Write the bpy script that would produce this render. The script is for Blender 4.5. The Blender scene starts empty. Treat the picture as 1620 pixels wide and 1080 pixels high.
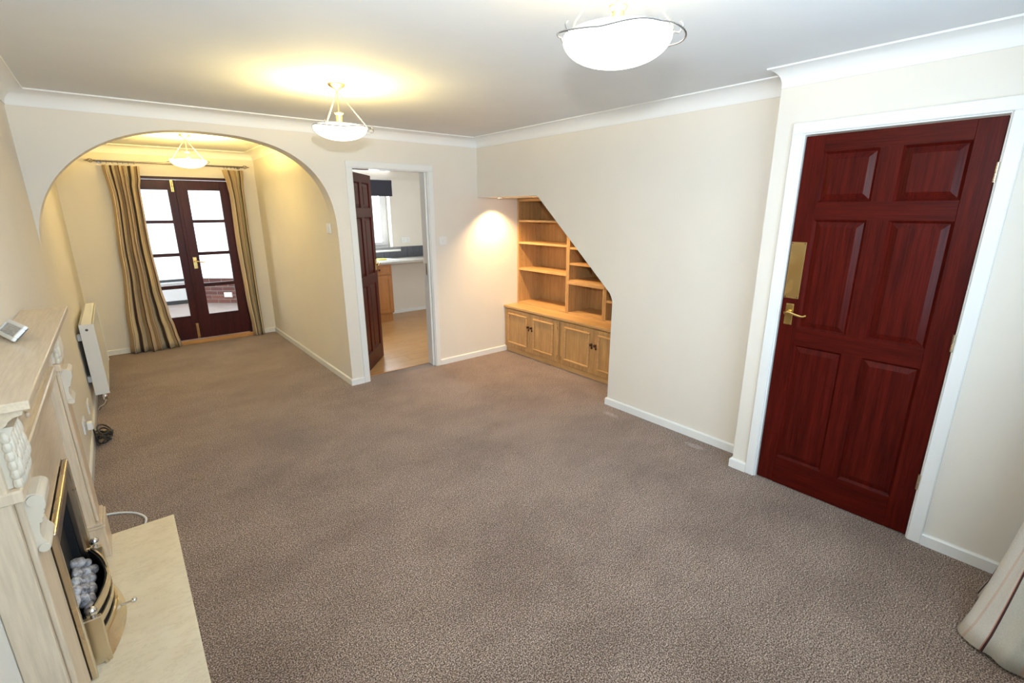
import bpy, bmesh, math, random
from mathutils import Vector, Matrix
random.seed(7)
S = bpy.context.scene
COL = S.collection
PI = math.pi

# ------------------------------------------------------------------ camera
# pose solved from the straight edges of the room (door leaf 1.98 m high gives the scale)
YAW, PITCH, ROLL = math.radians(39.31), math.radians(-15.44), math.radians(-0.20)
CAM = Vector((0.363, 0.296, 1.628))
fw = Vector((math.sin(YAW)*math.cos(PITCH), math.cos(YAW)*math.cos(PITCH), math.sin(PITCH)))
rt0 = Vector((math.cos(YAW), -math.sin(YAW), 0)); up0 = rt0.cross(fw)
rt = rt0*math.cos(ROLL) + up0*math.sin(ROLL); up = up0*math.cos(ROLL) - rt0*math.sin(ROLL)
cam_d = bpy.data.cameras.new('camera'); cam = bpy.data.objects.new('camera', cam_d); COL.objects.link(cam)
cam_d.sensor_width = 36; cam_d.lens = 754.5/1620*36; cam_d.clip_start = 0.02
cam.matrix_world = Matrix(((rt.x, up.x, -fw.x, CAM.x), (rt.y, up.y, -fw.y, CAM.y), (rt.z, up.z, -fw.z, CAM.z), (0, 0, 0, 1)))
S.camera = cam

# ------------------------------------------------------------------ sky, lights, exposure
S.view_settings.view_transform = 'Standard'; S.view_settings.look = 'None'
S.view_settings.gamma = 1; S.view_settings.use_curve_mapping = False
S.view_settings.exposure = 0.70
W = bpy.data.worlds.new('overcast_sky'); S.world = W; W.use_nodes = True
bg = W.node_tree.nodes['Background']; bg.inputs[0].default_value = (0.93, 0.97, 1.0, 1); bg.inputs[1].default_value = 1.9

def lamp(name, kind, loc, energy, color, size=0.05, target=None, **kw):
    d = bpy.data.lights.new(name, kind); d.energy = energy; d.color = color
    if kind == 'AREA':
        d.shape = 'RECTANGLE'; d.size = size[0]; d.size_y = size[1]
    else:
        d.shadow_soft_size = size
    for k, v in kw.items(): setattr(d, k, v)
    o = bpy.data.objects.new(name, d); COL.objects.link(o); o.location = loc
    if target is not None:
        o.rotation_euler = (Vector(target) - Vector(loc)).to_track_quat('-Z', 'Y').to_euler()
    return o
# daylight through the front window (behind the camera), the kitchen window and the French doors
lamp('daylight_front_window', 'AREA', (1.55, -0.12, 1.36), 24, (0.46, 0.73, 1.0), (2.1, 1.05), (1.55, 3, 1.30))
lamp('daylight_kitchen_window', 'AREA', (3.1, 7.62, 1.5), 44, (0.92, 0.97, 1.0), (1.1, 0.9), (3.1, 5, 1.2))
# the photographer's hot-shoe flash: its shadows of the pendants lie on ceiling and arch wall
lamp('camera_flash', 'SPOT', (0.44, 0.40, 1.86), 135, (0.84, 0.93, 1.0), 0.03, (0.44+math.sin(YAW), 0.40+math.cos(YAW), 1.90), spot_size=math.radians(128), spot_blend=1.0)

# ------------------------------------------------------------------ room measures (metres)
YA, YF, H, HC, CV = 4.619, 7.406, 2.331, 2.254, 0.104     # arch wall, far wall, ceiling, cove foot, cove reach
X1, XR, XD = 1.917, 3.436, 3.252                           # dining partition, right wall, hall-door wall
YD1, YAL = 1.552, 2.752                                    # corner of door wall, near edge of alcove opening
T = 0.15

# ------------------------------------------------------------------ materials
MATS = {}
def principled(name):
    m = bpy.data.materials.new(name); m.use_nodes = True
    return m, m.node_tree, m.node_tree.nodes['Principled BSDF']
def setp(b, **kw):
    for k, v in kw.items():
        b.inputs[k.replace('_', ' ')].default_value = v
def C4(c): return (c[0], c[1], c[2], 1)
def coords(nt, scale=(1, 1, 1), kind='Object'):
    tc = nt.nodes.new('ShaderNodeTexCoord'); mp = nt.nodes.new('ShaderNodeMapping')
    mp.inputs['Scale'].default_value = scale
    nt.links.new(tc.outputs[kind], mp.inputs[0]); return mp.outputs[0]
def ramp(nt, src, stops, interp='LINEAR'):
    r = nt.nodes.new('ShaderNodeValToRGB'); r.color_ramp.interpolation = interp
    el = r.color_ramp.elements
    while len(el) < len(stops): el.new(0.5)
    for e, (p, c) in zip(el, stops): e.position = p; e.color = C4(c)
    nt.links.new(src, r.inputs[0]); return r.outputs[0]
def noise(nt, vec, scale, detail=3, rough=0.6):
    n = nt.nodes.new('ShaderNodeTexNoise'); n.inputs['Scale'].default_value = scale
    n.inputs['Detail'].default_value = detail; n.inputs['Roughness'].default_value = rough
    nt.links.new(vec, n.inputs['Vector']); return n.outputs[0]
def bump(nt, b, h, strength, dist):
    bn = nt.nodes.new('ShaderNodeBump'); bn.inputs['Strength'].default_value = strength
    bn.inputs['Distance'].default_value = dist
    nt.links.new(h, bn.inputs['Height']); nt.links.new(bn.outputs[0], b.inputs['Normal'])
def mixc(nt, fac, a, b_, mode='MIX'):
    m = nt.nodes.new('ShaderNodeMix'); m.data_type = 'RGBA'; m.blend_type = mode
    if isinstance(fac, (int, float)): m.inputs[0].default_value = fac
    else: nt.links.new(fac, m.inputs[0])
    for i, v in ((6, a), (7, b_)):
        if isinstance(v, tuple): m.inputs[i].default_value = C4(v)
        else: nt.links.new(v, m.inputs[i])
    return m.outputs[2]

def paint(name, c, rough=0.6, var=0.03, bmp=0.08, bscale=220):
    m, nt, b = principled(name); v = coords(nt)
    n = noise(nt, v, 3.0)
    col = ramp(nt, n, [(0.3, tuple(x*(1-var) for x in c)), (0.7, tuple(min(1, x*(1+var)) for x in c))])
    nt.links.new(col, b.inputs['Base Color']); setp(b, Roughness=rough)
    if bmp: bump(nt, b, noise(nt, v, bscale, 2), bmp, 0.002)
    MATS[name] = m; return m
def metal(name, c, rough=0.25, var=0.15):
    m, nt, b = principled(name); n = noise(nt, coords(nt), 5, 2)
    nt.links.new(ramp(nt, n, [(0.3, tuple(x*(1-var) for x in c)), (0.75, c)]), b.inputs['Base Color'])
    nt.links.new(ramp(nt, n, [(0.3, (rough*0.7,)*3), (0.8, (rough*1.3,)*3)]), b.inputs['Roughness'])
    setp(b, Metallic=1.0); MATS[name] = m; return m
def wood(name, dark, light, grain=(30, 30, 2.0), rough=0.4, coat=0.0, fine=9.0, cr=0.1, spec=0.5):
    m, nt, b = principled(name)
    v = coords(nt, grain)
    n1 = noise(nt, v, 1.0, 5, 0.65)
    v2 = coords(nt, tuple(g*fine/3 for g in grain)); n2 = noise(nt, v2, 1.6, 3, 0.6)
    c1 = ramp(nt, n1, [(0.28, dark), (0.72, light)])
    c2 = mixc(nt, 0.35, c1, ramp(nt, n2, [(0.35, tuple(x*0.7 for x in dark)), (0.65, light)]))
    nt.links.new(c2, b.inputs['Base Color']); setp(b, Roughness=rough); b.inputs['Specular IOR Level'].default_value = spec
    if coat: b.inputs['Coat Weight'].default_value = coat; b.inputs['Coat Roughness'].default_value = cr
    bump(nt, b, n2, 0.06, 0.001)
    MATS[name] = m; return m

paint('cream_wall', (0.785, 0.735, 0.655), 0.75, 0.015, 0.10, 120)
paint('ceiling_white', (0.75, 0.765, 0.78), 0.85, 0.015, 0.06, 120)
paint('cove_white', (0.84, 0.84, 0.84), 0.6, 0.01, 0.0)
paint('gloss_white', (0.83, 0.83, 0.81), 0.22, 0.01, 0.0)
paint('plastic_white', (0.82, 0.82, 0.80), 0.3, 0.01, 0.0)
paint('radiator_white', (0.80, 0.80, 0.78), 0.3, 0.01, 0.0)
paint('grey_rubber', (0.05, 0.05, 0.055), 0.5, 0.1, 0.0)
paint('black_cable', (0.012, 0.012, 0.012), 0.45, 0.1, 0.0)
paint('matt_black', (0.008, 0.008, 0.009), 0.6, 0.2, 0.1)
paint('blind_black', (0.035, 0.035, 0.05), 0.8, 0.1, 0.15, 300)
paint('slate_tile', (0.085, 0.092, 0.11), 0.3, 0.25, 0.1)
paint('grout', (0.25, 0.25, 0.25), 0.8, 0.1, 0.1)
paint('worktop_grey', (0.42, 0.39, 0.35), 0.3, 0.3, 0.0)
paint('yellow_cloth', (0.80, 0.68, 0.10), 0.8, 0.1, 0.2)
paint('sink_white', (0.80, 0.80, 0.80), 0.2, 0.02, 0.0)
paint('upvc_white', (0.70, 0.70, 0.71), 0.3, 0.01, 0.0)
paint('grey_strip', (0.025, 0.028, 0.032), 0.5, 0.1, 0.0)
paint('conservatory_floor', (0.30, 0.24, 0.215), 0.6, 0.08, 0.1)
paint('mortar', (0.30, 0.26, 0.24), 0.9, 0.1, 0.3)
paint('carved_cream', (0.68, 0.60, 0.48), 0.45, 0.06, 0.0)
metal('brass', (0.86, 0.62, 0.24), 0.22)
metal('aged_brass', (0.70, 0.50, 0.22), 0.30)
metal('pale_brass', (0.74, 0.64, 0.48), 0.30, 0.06)
metal('satin_gold', (0.82, 0.70, 0.42), 0.35)
metal('chrome', (0.82, 0.82, 0.82), 0.10)
metal('pewter', (0.42, 0.42, 0.42), 0.32)
metal('dark_pole', (0.26, 0.23, 0.20), 0.35)
metal('dark_knob', (0.10, 0.05, 0.04), 0.45)
wood('mahogany', (0.024, 0.0019, 0.0014), (0.110, 0.0078, 0.0040), (34, 34, 1.3), 0.30, 0.0, spec=0.12)
wood('mahogany_flat', (0.024, 0.0019, 0.0014), (0.110, 0.0078, 0.0040), (34, 1.3, 34), 0.30, 0.0, spec=0.12)
wood('dark_frame', (0.030, 0.006, 0.006), (0.060, 0.011, 0.010), (30, 30, 1.5), 0.35, 0.0, spec=0.2)
wood('oak', (0.42, 0.225, 0.080), (0.63, 0.385, 0.165), (30, 30, 1.6), 0.42)
wood('oak_long', (0.48, 0.265, 0.095), (0.70, 0.43, 0.19), (30, 1.6, 30), 0.42)
wood('kitchen_oak', (0.32, 0.115, 0.020), (0.46, 0.185, 0.042), (26, 26, 1.6), 0.38)
wood('sill_oak', (0.42, 0.20, 0.06), (0.60, 0.32, 0.11), (1.6, 30, 30), 0.4)
wood('surround_ash', (0.64, 0.50, 0.35), (0.75, 0.61, 0.45), (24, 24, 1.6), 0.40, 0.1)
wood('surround_ash_long', (0.62, 0.48, 0.33), (0.74, 0.61, 0.45), (24, 1.6, 24), 0.30, 0.25)

def make_carpet():
    m, nt, b = principled('carpet'); v = coords(nt)
    fleck = noise(nt, v, 190, 2, 0.75)
    tuft = noise(nt, v, 60, 3, 0.7)
    c1 = ramp(nt, fleck, [(0.38, (0.042, 0.024, 0.016)), (0.50, (0.192, 0.127, 0.090)), (0.61, (0.58, 0.455, 0.380))])
    c2 = ramp(nt, tuft, [(0.30, (0.74, 0.72, 0.70)), (0.70, (1.16, 1.15, 1.14))])
    c = mixc(nt, 1.0, c1, c2, 'MULTIPLY')
    # brushed pile: broad patches lying lighter or darker
    v2 = coords(nt, (1.0, 1.3, 1)); big = noise(nt, v2, 1.5, 5, 0.7)
    c3 = ramp(nt, big, [(0.36, (0.82, 0.79, 0.77)), (0.60, (1.13, 1.13, 1.13))])
    c = mixc(nt, 1.0, c, c3, 'MULTIPLY')
    v3 = coords(nt, (7.0, 18.0, 1)); mid = noise(nt, v3, 1.6, 4, 0.7)
    c = mixc(nt, 1.0, c, ramp(nt, mid, [(0.24, (0.72, 0.70, 0.68)), (0.40, (1.0, 1.0, 1.0))]), 'MULTIPLY')
    # two pale worn scuffs by the right wall
    tc = nt.nodes.new('ShaderNodeTexCoord')
    mask = None
    for (px, py) in ((3.287, 2.595), (3.318, 1.858)):
        mp = nt.nodes.new('ShaderNodeMapping'); mp.vector_type = 'TEXTURE'
        mp.inputs['Location'].default_value = (px, py, 0); mp.inputs['Scale'].default_value = (0.030, 0.085, 1)
        nt.links.new(tc.outputs['Object'], mp.inputs[0])
        ln = nt.nodes.new('ShaderNodeVectorMath'); ln.operation = 'LENGTH'; nt.links.new(mp.outputs[0], ln.inputs[0])
        r = ramp(nt, ln.outputs['Value'], [(0.75, (1, 1, 1)), (1.0, (0, 0, 0))])
        mask = r if mask is None else mixc(nt, 1.0, mask, r, 'LIGHTEN')
    mm = mixc(nt, 1.0, mask, ramp(nt, tuft, [(0.38, (0.05, 0.05, 0.05)), (0.55, (0.7, 0.7, 0.7))]), 'MULTIPLY')
    c = mixc(nt, mm, c, (0.42, 0.34, 0.31))
    nt.links.new(c, b.inputs['Base Color']); setp(b, Roughness=0.95)
    b.inputs['Specular IOR Level'].default_value = 0.1
    b.inputs['Sheen Weight'].default_value = 0.25
    bump(nt, b, fleck, 0.6, 0.006)
    MATS['carpet'] = m
make_carpet()

def make_marble():
    m, nt, b = principled('cream_marble'); v = coords(nt)
    n = noise(nt, v, 5, 6, 0.6); w = noise(nt, coords(nt, (3, 9, 3)), 2.2, 5, 0.7)
    c = ramp(nt, n, [(0.3, (0.74, 0.64, 0.47)), (0.7, (0.84, 0.76, 0.60))])
    c = mixc(nt, ramp(nt, w, [(0.47, (0, 0, 0)), (0.5, (0.35, 0.35, 0.35)), (0.53, (0, 0, 0))]), c, (0.58, 0.47, 0.33))
    nt.links.new(c, b.inputs['Base Color']); setp(b, Roughness=0.22)
    MATS['cream_marble'] = m
make_marble()
def make_laminate(name, a, b_):
    wood(name, a, b_, (1.6, 26, 26), 0.30)
make_laminate('laminate', (0.50, 0.26, 0.09), (0.64, 0.37, 0.155))
make_laminate('laminate_b', (0.47, 0.235, 0.08), (0.61, 0.34, 0.135))
def make_coal():
    m, nt, b = principled('ash_coal'); n = noise(nt, coords(nt), 28, 4, 0.7)
    nt.links.new(ramp(nt, n, [(0.36, (0.10, 0.095, 0.10)), (0.5, (0.42, 0.40, 0.42)), (0.62, (0.66, 0.64, 0.66))]), b.inputs['Base Color'])
    setp(b, Roughness=0.85); bump(nt, b, n, 0.4, 0.006); MATS['ash_coal'] = m
make_coal()
def make_glass():
    m = bpy.data.materials.new('window_glass'); m.use_nodes = True; nt = m.node_tree; nt.nodes.clear()
    o = nt.nodes.new('ShaderNodeOutputMaterial'); mx = nt.nodes.new('ShaderNodeMixShader')
    t = nt.nodes.new('ShaderNodeBsdfTransparent'); g = nt.nodes.new('ShaderNodeBsdfGlossy'); g.inputs['Roughness'].default_value = 0.02
    t.inputs[0].default_value = (0.96, 0.98, 0.98, 1)
    mx.inputs[0].default_value = 0.05
    nt.links.new(t.outputs[0], mx.inputs[1]); nt.links.new(g.outputs[0], mx.inputs[2]); nt.links.new(mx.outputs[0], o.inputs[0])
    MATS['window_glass'] = m
    m = bpy.data.materials.new('polycarbonate'); m.use_nodes = True; nt = m.node_tree; nt.nodes.clear()
    o = nt.nodes.new('ShaderNodeOutputMaterial'); mx = nt.nodes.new('ShaderNodeMixShader')
    t = nt.nodes.new('ShaderNodeBsdfTransparent'); g = nt.nodes.new('ShaderNodeBsdfTranslucent'); g.inputs[0].default_value = (0.9, 0.92, 0.95, 1)
    mx.inputs[0].default_value = 0.7
    nt.links.new(t.outputs[0], mx.inputs[1]); nt.links.new(g.outputs[0], mx.inputs[2]); nt.links.new(mx.outputs[0], o.inputs[0])
    MATS['polycarbonate'] = m
make_glass()
def make_emit(name, base, col, strength):
    m, nt, b = principled(name); setp(b, Roughness=0.35)
    n = noise(nt, coords(nt), 8, 2)
    nt.links.new(ramp(nt, n, [(0.3, tuple(x*0.96 for x in base)), (0.7, base)]), b.inputs['Base Color'])
    b.inputs['Emission Color'].default_value = C4(col); b.inputs['Emission Strength'].default_value = strength
    MATS[name] = m
make_emit('lit_glass', (0.85, 0.83, 0.78), (1.0, 0.93, 0.78), 1.6)
make_emit('tube_light', (0.9, 0.9, 0.9), (0.97, 0.98, 1.0), 1.0)
make_emit('spot_lens', (0.9, 0.85, 0.7), (1.0, 0.85, 0.6), 5.0)
def make_stripes(name, stops, rough=0.85, repeat=1.0):
    m, nt, b = principled(name)
    tc = nt.nodes.new('ShaderNodeTexCoord'); sp = nt.nodes.new('ShaderNodeSeparateXYZ'); nt.links.new(tc.outputs['UV'], sp.inputs[0])
    mu = nt.nodes.new('ShaderNodeMath'); mu.operation = 'MULTIPLY'; mu.inputs[1].default_value = repeat; nt.links.new(sp.outputs[0], mu.inputs[0])
    fr = nt.nodes.new('ShaderNodeMath'); fr.operation = 'FRACT'; nt.links.new(mu.outputs[0], fr.inputs[0])
    c = ramp(nt, fr.outputs[0], stops, 'CONSTANT')
    wv = noise(nt, coords(nt), 260, 2)
    c = mixc(nt, 1.0, c, ramp(nt, wv, [(0.3, (0.9, 0.9, 0.9)), (0.7, (1.06, 1.06, 1.06))]), 'MULTIPLY')
    nt.links.new(c, b.inputs['Base Color']); setp(b, Roughness=rough)
    bump(nt, b, wv, 0.15, 0.001); MATS[name] = m
cr, tan, ol, br, dk = (0.72, 0.62, 0.45), (0.50, 0.37, 0.22), (0.36, 0.33, 0.19), (0.22, 0.10, 0.06), (0.075, 0.045, 0.035)
make_stripes('striped_curtain', [(0, tan), (0.20, br), (0.225, cr), (0.40, ol), (0.46, dk), (0.52, tan), (0.60, cr), (0.68, (0.34, 0.19, 0.12)), (0.74, tan), (0.88, dk), (0.925, (0.62, 0.50, 0.36))], repeat=2)
ww = (0.66, 0.63, 0.57)
make_stripes('pale_curtain', [(0, ww), (0.20, (0.55, 0.25, 0.18)), (0.207, (0.06, 0.025, 0.022)), (0.222, ww), (0.535, (0.62, 0.50, 0.42)), (0.543, ww), (0.632, (0.55, 0.25, 0.18)), (0.640, (0.06, 0.025, 0.022)), (0.655, (0.56, 0.54, 0.47)), (0.86, (0.6, 0.45, 0.36)), (0.875, ww)])
make_stripes('curtain_lining', [(0, (0.62, 0.60, 0.55)), (0.5, (0.60, 0.58, 0.53))])
def make_picture():
    m, nt, b = principled('faded_print'); v = coords(nt, (1, 1, 1), 'Generated')
    sp = nt.nodes.new('ShaderNodeSeparateXYZ'); nt.links.new(v, sp.inputs[0])
    c = ramp(nt, sp.outputs[2], [(0.0, (0.36, 0.47, 0.56)), (0.45, (0.30, 0.38, 0.46)), (0.6, (0.22, 0.20, 0.19)), (0.8, (0.40, 0.36, 0.33))])
    c = mixc(nt, 0.35, c, ramp(nt, noise(nt, v, 4), [(0.4, (0.15, 0.18, 0.2)), (0.6, (0.5, 0.55, 0.6))]))
    nt.links.new(c, b.inputs['Base Color']); setp(b, Roughness=0.25); MATS['faded_print'] = m
make_picture()
for i, c in enumerate([(0.16, 0.055, 0.043), (0.20, 0.072, 0.057), (0.13, 0.045, 0.040)]):
    paint('brick_%s' % 'abc'[i], c, 0.85, 0.25, 0.4, 60)

# ------------------------------------------------------------------ mesh helpers
def obj(name, bm, mat, parent=None, smooth=False, loc=None, recalc=True):
    if recalc: bmesh.ops.recalc_face_normals(bm, faces=bm.faces[:])
    me = bpy.data.meshes.new(name); bm.to_mesh(me); bm.free()
    if smooth:
        for p in me.polygons: p.use_smooth = True
        try: me.set_sharp_from_angle(angle=math.radians(40))
        except Exception: pass
    o = bpy.data.objects.new(name, me); COL.objects.link(o)
    if mat: me.materials.append(MATS[mat])
    if parent: o.parent = parent
    if loc: o.location = loc
    return o
def tag(o, label=None, cat=None, group=None, kind=None):
    if label: o['label'] = label
    if cat: o['category'] = cat
    if group: o['group'] = group
    if kind: o['kind'] = kind
    return o
def empty(name, loc, rz=0.0, label=None, cat=None, group=None, kind=None):
    o = bpy.data.objects.new(name, None); COL.objects.link(o); o.location = loc; o.rotation_euler = (0, 0, rz)
    o.empty_display_size = 0.05
    return tag(o, label, cat, group, kind)
def struct(o, label): return tag(o, label, None, None, 'structure')
def B(): return bmesh.new()
def box(bm, x0, x1, y0, y1, z0, z1, bev=0.0, seg=1):
    r = bmesh.ops.create_cube(bm, size=1)['verts']
    for v in r:
        v.co = Vector(((x0+x1)/2+v.co.x*(x1-x0), (y0+y1)/2+v.co.y*(y1-y0), (z0+z1)/2+v.co.z*(z1-z0)))
    if bev:
        es = list({e for v in r for e in v.link_edges})
        bmesh.ops.bevel(bm, geom=es, offset=bev, segments=seg, profile=0.5, affect='EDGES')
    return bm
def bx(x0, x1, y0, y1, z0, z1, bev=0.0, seg=1): return box(B(), x0, x1, y0, y1, z0, z1, bev, seg)
def lathe(bm, prof, c=(0, 0, 0), n=24, axis='z'):
    rings = []
    for r, h in prof:
        ring = []
        for k in range(n):
            a = 2*PI*k/n; p = (r*math.cos(a), r*math.sin(a), h)
            if axis == 'x': p = (p[2], p[0], p[1])
            if axis == 'y': p = (p[0], p[2], p[1])
            ring.append(bm.verts.new((c[0]+p[0], c[1]+p[1], c[2]+p[2])))
        rings.append(ring)
    for a, b in zip(rings, rings[1:]):
        for k in range(n):
            bm.faces.new((a[k], a[(k+1) % n], b[(k+1) % n], b[k]))
    bm.faces.new(rings[0][::-1]); bm.faces.new(rings[-1])
    return bm
def tube(bm, pts, r, n=8, closed=False):
    pts = [Vector(p) for p in pts]; rings = []; N = len(pts)
    prev = None
    for i, p in enumerate(pts):
        if closed: d = pts[(i+1) % N]-pts[i-1]
        else: d = pts[min(i+1, N-1)]-pts[max(i-1, 0)]
        d.normalize()
        if prev is None:
            u = d.orthogonal().normalized()
        else:
            u = (prev - d*prev.dot(d)).normalized()
        prev = u; w = d.cross(u)
        rr = r[i] if isinstance(r, (list, tuple)) else r
        rings.append([bm.verts.new(p+u*math.cos(2*PI*k/n)*rr+w*math.sin(2*PI*k/n)*rr) for k in range(n)])
    m = N if closed else N-1
    for i in range(m):
        a, b = rings[i], rings[(i+1) % N]
        for k in range(n): bm.faces.new((a[k], a[(k+1) % n], b[(k+1) % n], b[k]))
    if not closed:
        bm.faces.new(rings[0][::-1]); bm.faces.new(rings[-1])
    return bm
def smooth_path(pts, n=8, closed=False):
    P = [Vector(p) for p in pts]; out = []; N = len(P)
    rng = range(N) if closed else range(N-1)
    for i in rng:
        if closed: p0, p1, p2, p3 = P[i-1], P[i], P[(i+1) % N], P[(i+2) % N]
        else: p0, p1, p2, p3 = P[max(i-1, 0)], P[i], P[i+1], P[min(i+2, N-1)]
        for k in range(n):
            t = k/n
            out.append(0.5*((2*p1)+(p2-p0)*t+(2*p0-5*p1+4*p2-p3)*t*t+(3*p1-p0-3*p2+p3)*t**3))
    if not closed: out.append(P[-1])
    return out
def prism(poly, axis, a, b):
    """extrude a 2-D outline along an axis between a and b (poly in the two other axes, in xyz order)"""
    bm = B(); lo, hi = [], []
    for (u, v) in poly:
        for lst, w in ((lo, a), (hi, b)):
            p = {'x': (w, u, v), 'y': (u, w, v), 'z': (u, v, w)}[axis]
            lst.append(bm.verts.new(p))
    n = len(poly)
    bm.faces.new(lo); bm.faces.new(hi[::-1])
    for i in range(n): bm.faces.new((lo[i], hi[i], hi[(i+1) % n], lo[(i+1) % n]))
    bm.normal_update()
    bmesh.ops.triangulate(bm, faces=[f for f in bm.faces if len(f.verts) > 4], ngon_method='EAR_CLIP')
    return bm
def sweep_plan(path, profile, closed=False, skew_end=0.0, skew_start=0.0):
    """run a profile [(reach from wall, z)] along a plan path whose room side is on the left, mitred at corners"""
    bm = B(); P = [Vector(p) for p in path]; N = len(P)
    def nrm(a, b):
        d = (b-a).normalized(); return Vector((-d.y, d.x)), d
    rings = []
    for i in range(N):
        if closed or 0 < i < N-1:
            n1, _ = nrm(P[i-1], P[i]); n2, _ = nrm(P[i], P[(i+1) % N])
            m = (n1+n2); m = m/(m.length_squared)*2
        elif i == 0:
            n1, d = nrm(P[0], P[1]); m = n1 - d*skew_start
        else:
            n1, d = nrm(P[-2], P[-1]); m = n1 + d*skew_end
        rings.append([bm.verts.new((P[i].x+m.x*q, P[i].y+m.y*q, z)) for q, z in profile])
    K = len(profile)
    for i in range(N if closed else N-1):
        a, b = rings[i], rings[(i+1) % N]
        for k in range(K): bm.faces.new((a[k], a[(k+1) % K], b[(k+1) % K], b[k]))
    if not closed:
        bm.faces.new(rings[0][::-1]); bm.faces.new(rings[-1])
    return bm
def grid_surface(fn, nu, nv, thick=0.0):
    """surface fn(u,v)->Vector with uv map"""
    bm = B(); uvl = bm.loops.layers.uv.new('UVMap')
    V = [[bm.verts.new(fn(i/nu, j/nv)) for i in range(nu+1)] for j in range(nv+1)]
    for j in range(nv):
        for i in range(nu):
            f = bm.faces.new((V[j][i], V[j][i+1], V[j+1][i+1], V[j+1][i]))
            for l, (a, b) in zip(f.loops, ((i, j), (i+1, j), (i+1, j+1), (i, j+1))): l[uvl].uv = (a/nu, b/nv)
    return bm
def copy_tree(o, parent=None):
    c = o.copy(); COL.objects.link(c); c.parent = parent
    for ch in [x for x in o.children]: copy_tree(ch, c)
    return c
def sphere(bm, c, r, n=12, sq=(1, 1, 1)):
    r_ = bmesh.ops.create_uvsphere(bm, u_segments=n, v_segments=max(6, n//2+2), radius=r)['verts']
    for v in r_: v.co = Vector((c[0]+v.co.x*sq[0], c[1]+v.co.y*sq[1], c[2]+v.co.z*sq[2]))
    return bm

# ------------------------------------------------------------------ shell: floor, ceiling
struct(obj('floor', bx(-0.1, 4.45, -0.1, YF+0.05, -0.06, 0.0), 'carpet'), 'brown flecked carpet through living and dining room')
struct(obj('ceiling', bx(-0.1, 4.45, -0.1, YF+0.1, H, H+0.08), 'ceiling_white'), 'plain white ceiling of living and dining room')

# arch wall with the arch and the kitchen doorway cut out
def arch_z(x):
    u = abs((x-X1/2)/(X1/2)); n = 2.15 if x < X1/2 else 2.68; return 1.37+0.812*(max(0, 1-u**n))**(1/n)
DK0, DK1, DKT = 2.095, 2.836, 1.985
xs = [0.0]+[X1/2*(1-math.cos(PI*k/56)) for k in range(1, 56)]+[X1]
def arch_wall():
    bm = B()
    def col(pts0, pts1):      # quads on front, back and soffit
        pass
    y0, y1 = YA, YA+T
    pairs = list(zip(xs, xs[1:]))
    for a, b in pairs:
        za, zb = arch_z(a), arch_z(b)
        for y in (y0, y1):
            bm.faces.new([bm.verts.new(p) for p in ((a, y, za), (b, y, zb), (b, y, H), (a, y, H))])
        bm.faces.new([bm.verts.new(p) for p in ((a, y0, za), (b, y0, zb), (b, y1, zb), (a, y1, za))])
    bmesh.ops.remove_doubles(bm, verts=bm.verts[:], dist=1e-5)
    k = 0.013; box(bm, X1, DK0-k, y0, y1, 0, H); box(bm, DK0-k, DK1+k, y0, y1, DKT+k, H); box(bm, DK1+k, 4.45, y0, y1, 0, H)
    return bm
o = obj('wall_arch', arch_wall(), 'cream_wall'); struct(o, 'cream wall with a wide archway and the kitchen doorway')
for p in o.data.polygons: p.use_smooth = False

struct(obj('wall_left', bx(-0.1, 0, -0.1, YF+0.1, 0, H), 'cream_wall'), 'cream wall behind fireplace and radiator')
# right wall with the under-stairs opening
YA1, ZAL, ZAL2 = 3.686, 1.753, 0.926
poly = [(YD1-0.05, 0), (YAL, 0), (YAL, 0.90), (YAL+0.010, 0.93), (YAL+0.030, 0.965), (YA1-0.02, ZAL-0.012), (YA1+0.015, ZAL), (YA, ZAL), (YA, H), (YD1-0.05, H)]
struct(obj('wall_right', prism(poly, 'x', XR, XR+0.06), 'cream_wall'), 'cream wall with a sloping under-stairs opening')
slope = (ZAL-ZAL2)/(YA1-YAL)
struct(obj('wall_alcove', bx(4.36, 4.45, YAL-0.1, YA, 0, H), 'cream_wall'), 'cream back wall of the under-stairs alcove')
struct(obj('wall_alcove_near', bx(XR+0.06, 4.36, YAL-0.1, YAL, 0, H), 'cream_wall'), 'cream end wall of the under-stairs alcove')
struct(obj('ceiling_alcove', prism([(YAL, 0.93), (YA1, ZAL), (YA, ZAL), (YA, ZAL+0.06), (YA1-0.03, ZAL+0.06), (YAL, 0.99)], 'x', XR+0.06, 4.36), 'cream_wall'), 'flat and sloping soffit over the alcove shelves')
# hall-door wall (stands 18 cm proud of the right wall)
DL, DR, DT = 1.400, 0.640, 1.998
poly = [(-0.1, 0), (DR-0.012, 0), (DR-0.012, DT+0.012), (DL+0.012, DT+0.012), (DL+0.012, 0), (YD1, 0), (YD1, H), (-0.1, H)]
struct(obj('wall_door', prism(poly, 'x', XD, XD+0.184), 'cream_wall'), 'cream wall around the mahogany hall door')
struct(obj('wall_hall', bx(XD+0.9, XD+0.95, -0.1, YAL-0.1, 0, H), 'cream_wall'), 'cream hall wall behind the closed door')
# far dining wall with French-door opening
FX0, FX1, FT = 0.50, 1.625, 2.015
poly = [(-0.1, 0), (FX0, 0), (FX0, FT), (FX1, FT), (FX1, 0), (X1+0.05, 0), (X1+0.05, H), (-0.1, H)]
struct(obj('wall_far', prism(poly, 'y', YF, YF+0.10), 'cream_wall'), 'cream dining-room wall around the French doors')
struct(obj('wall_partition', bx(X1, X1+0.06, YA+T, YF, 0, H), 'cream_wall'), 'cream dining-room wall right of the curtains')
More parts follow.
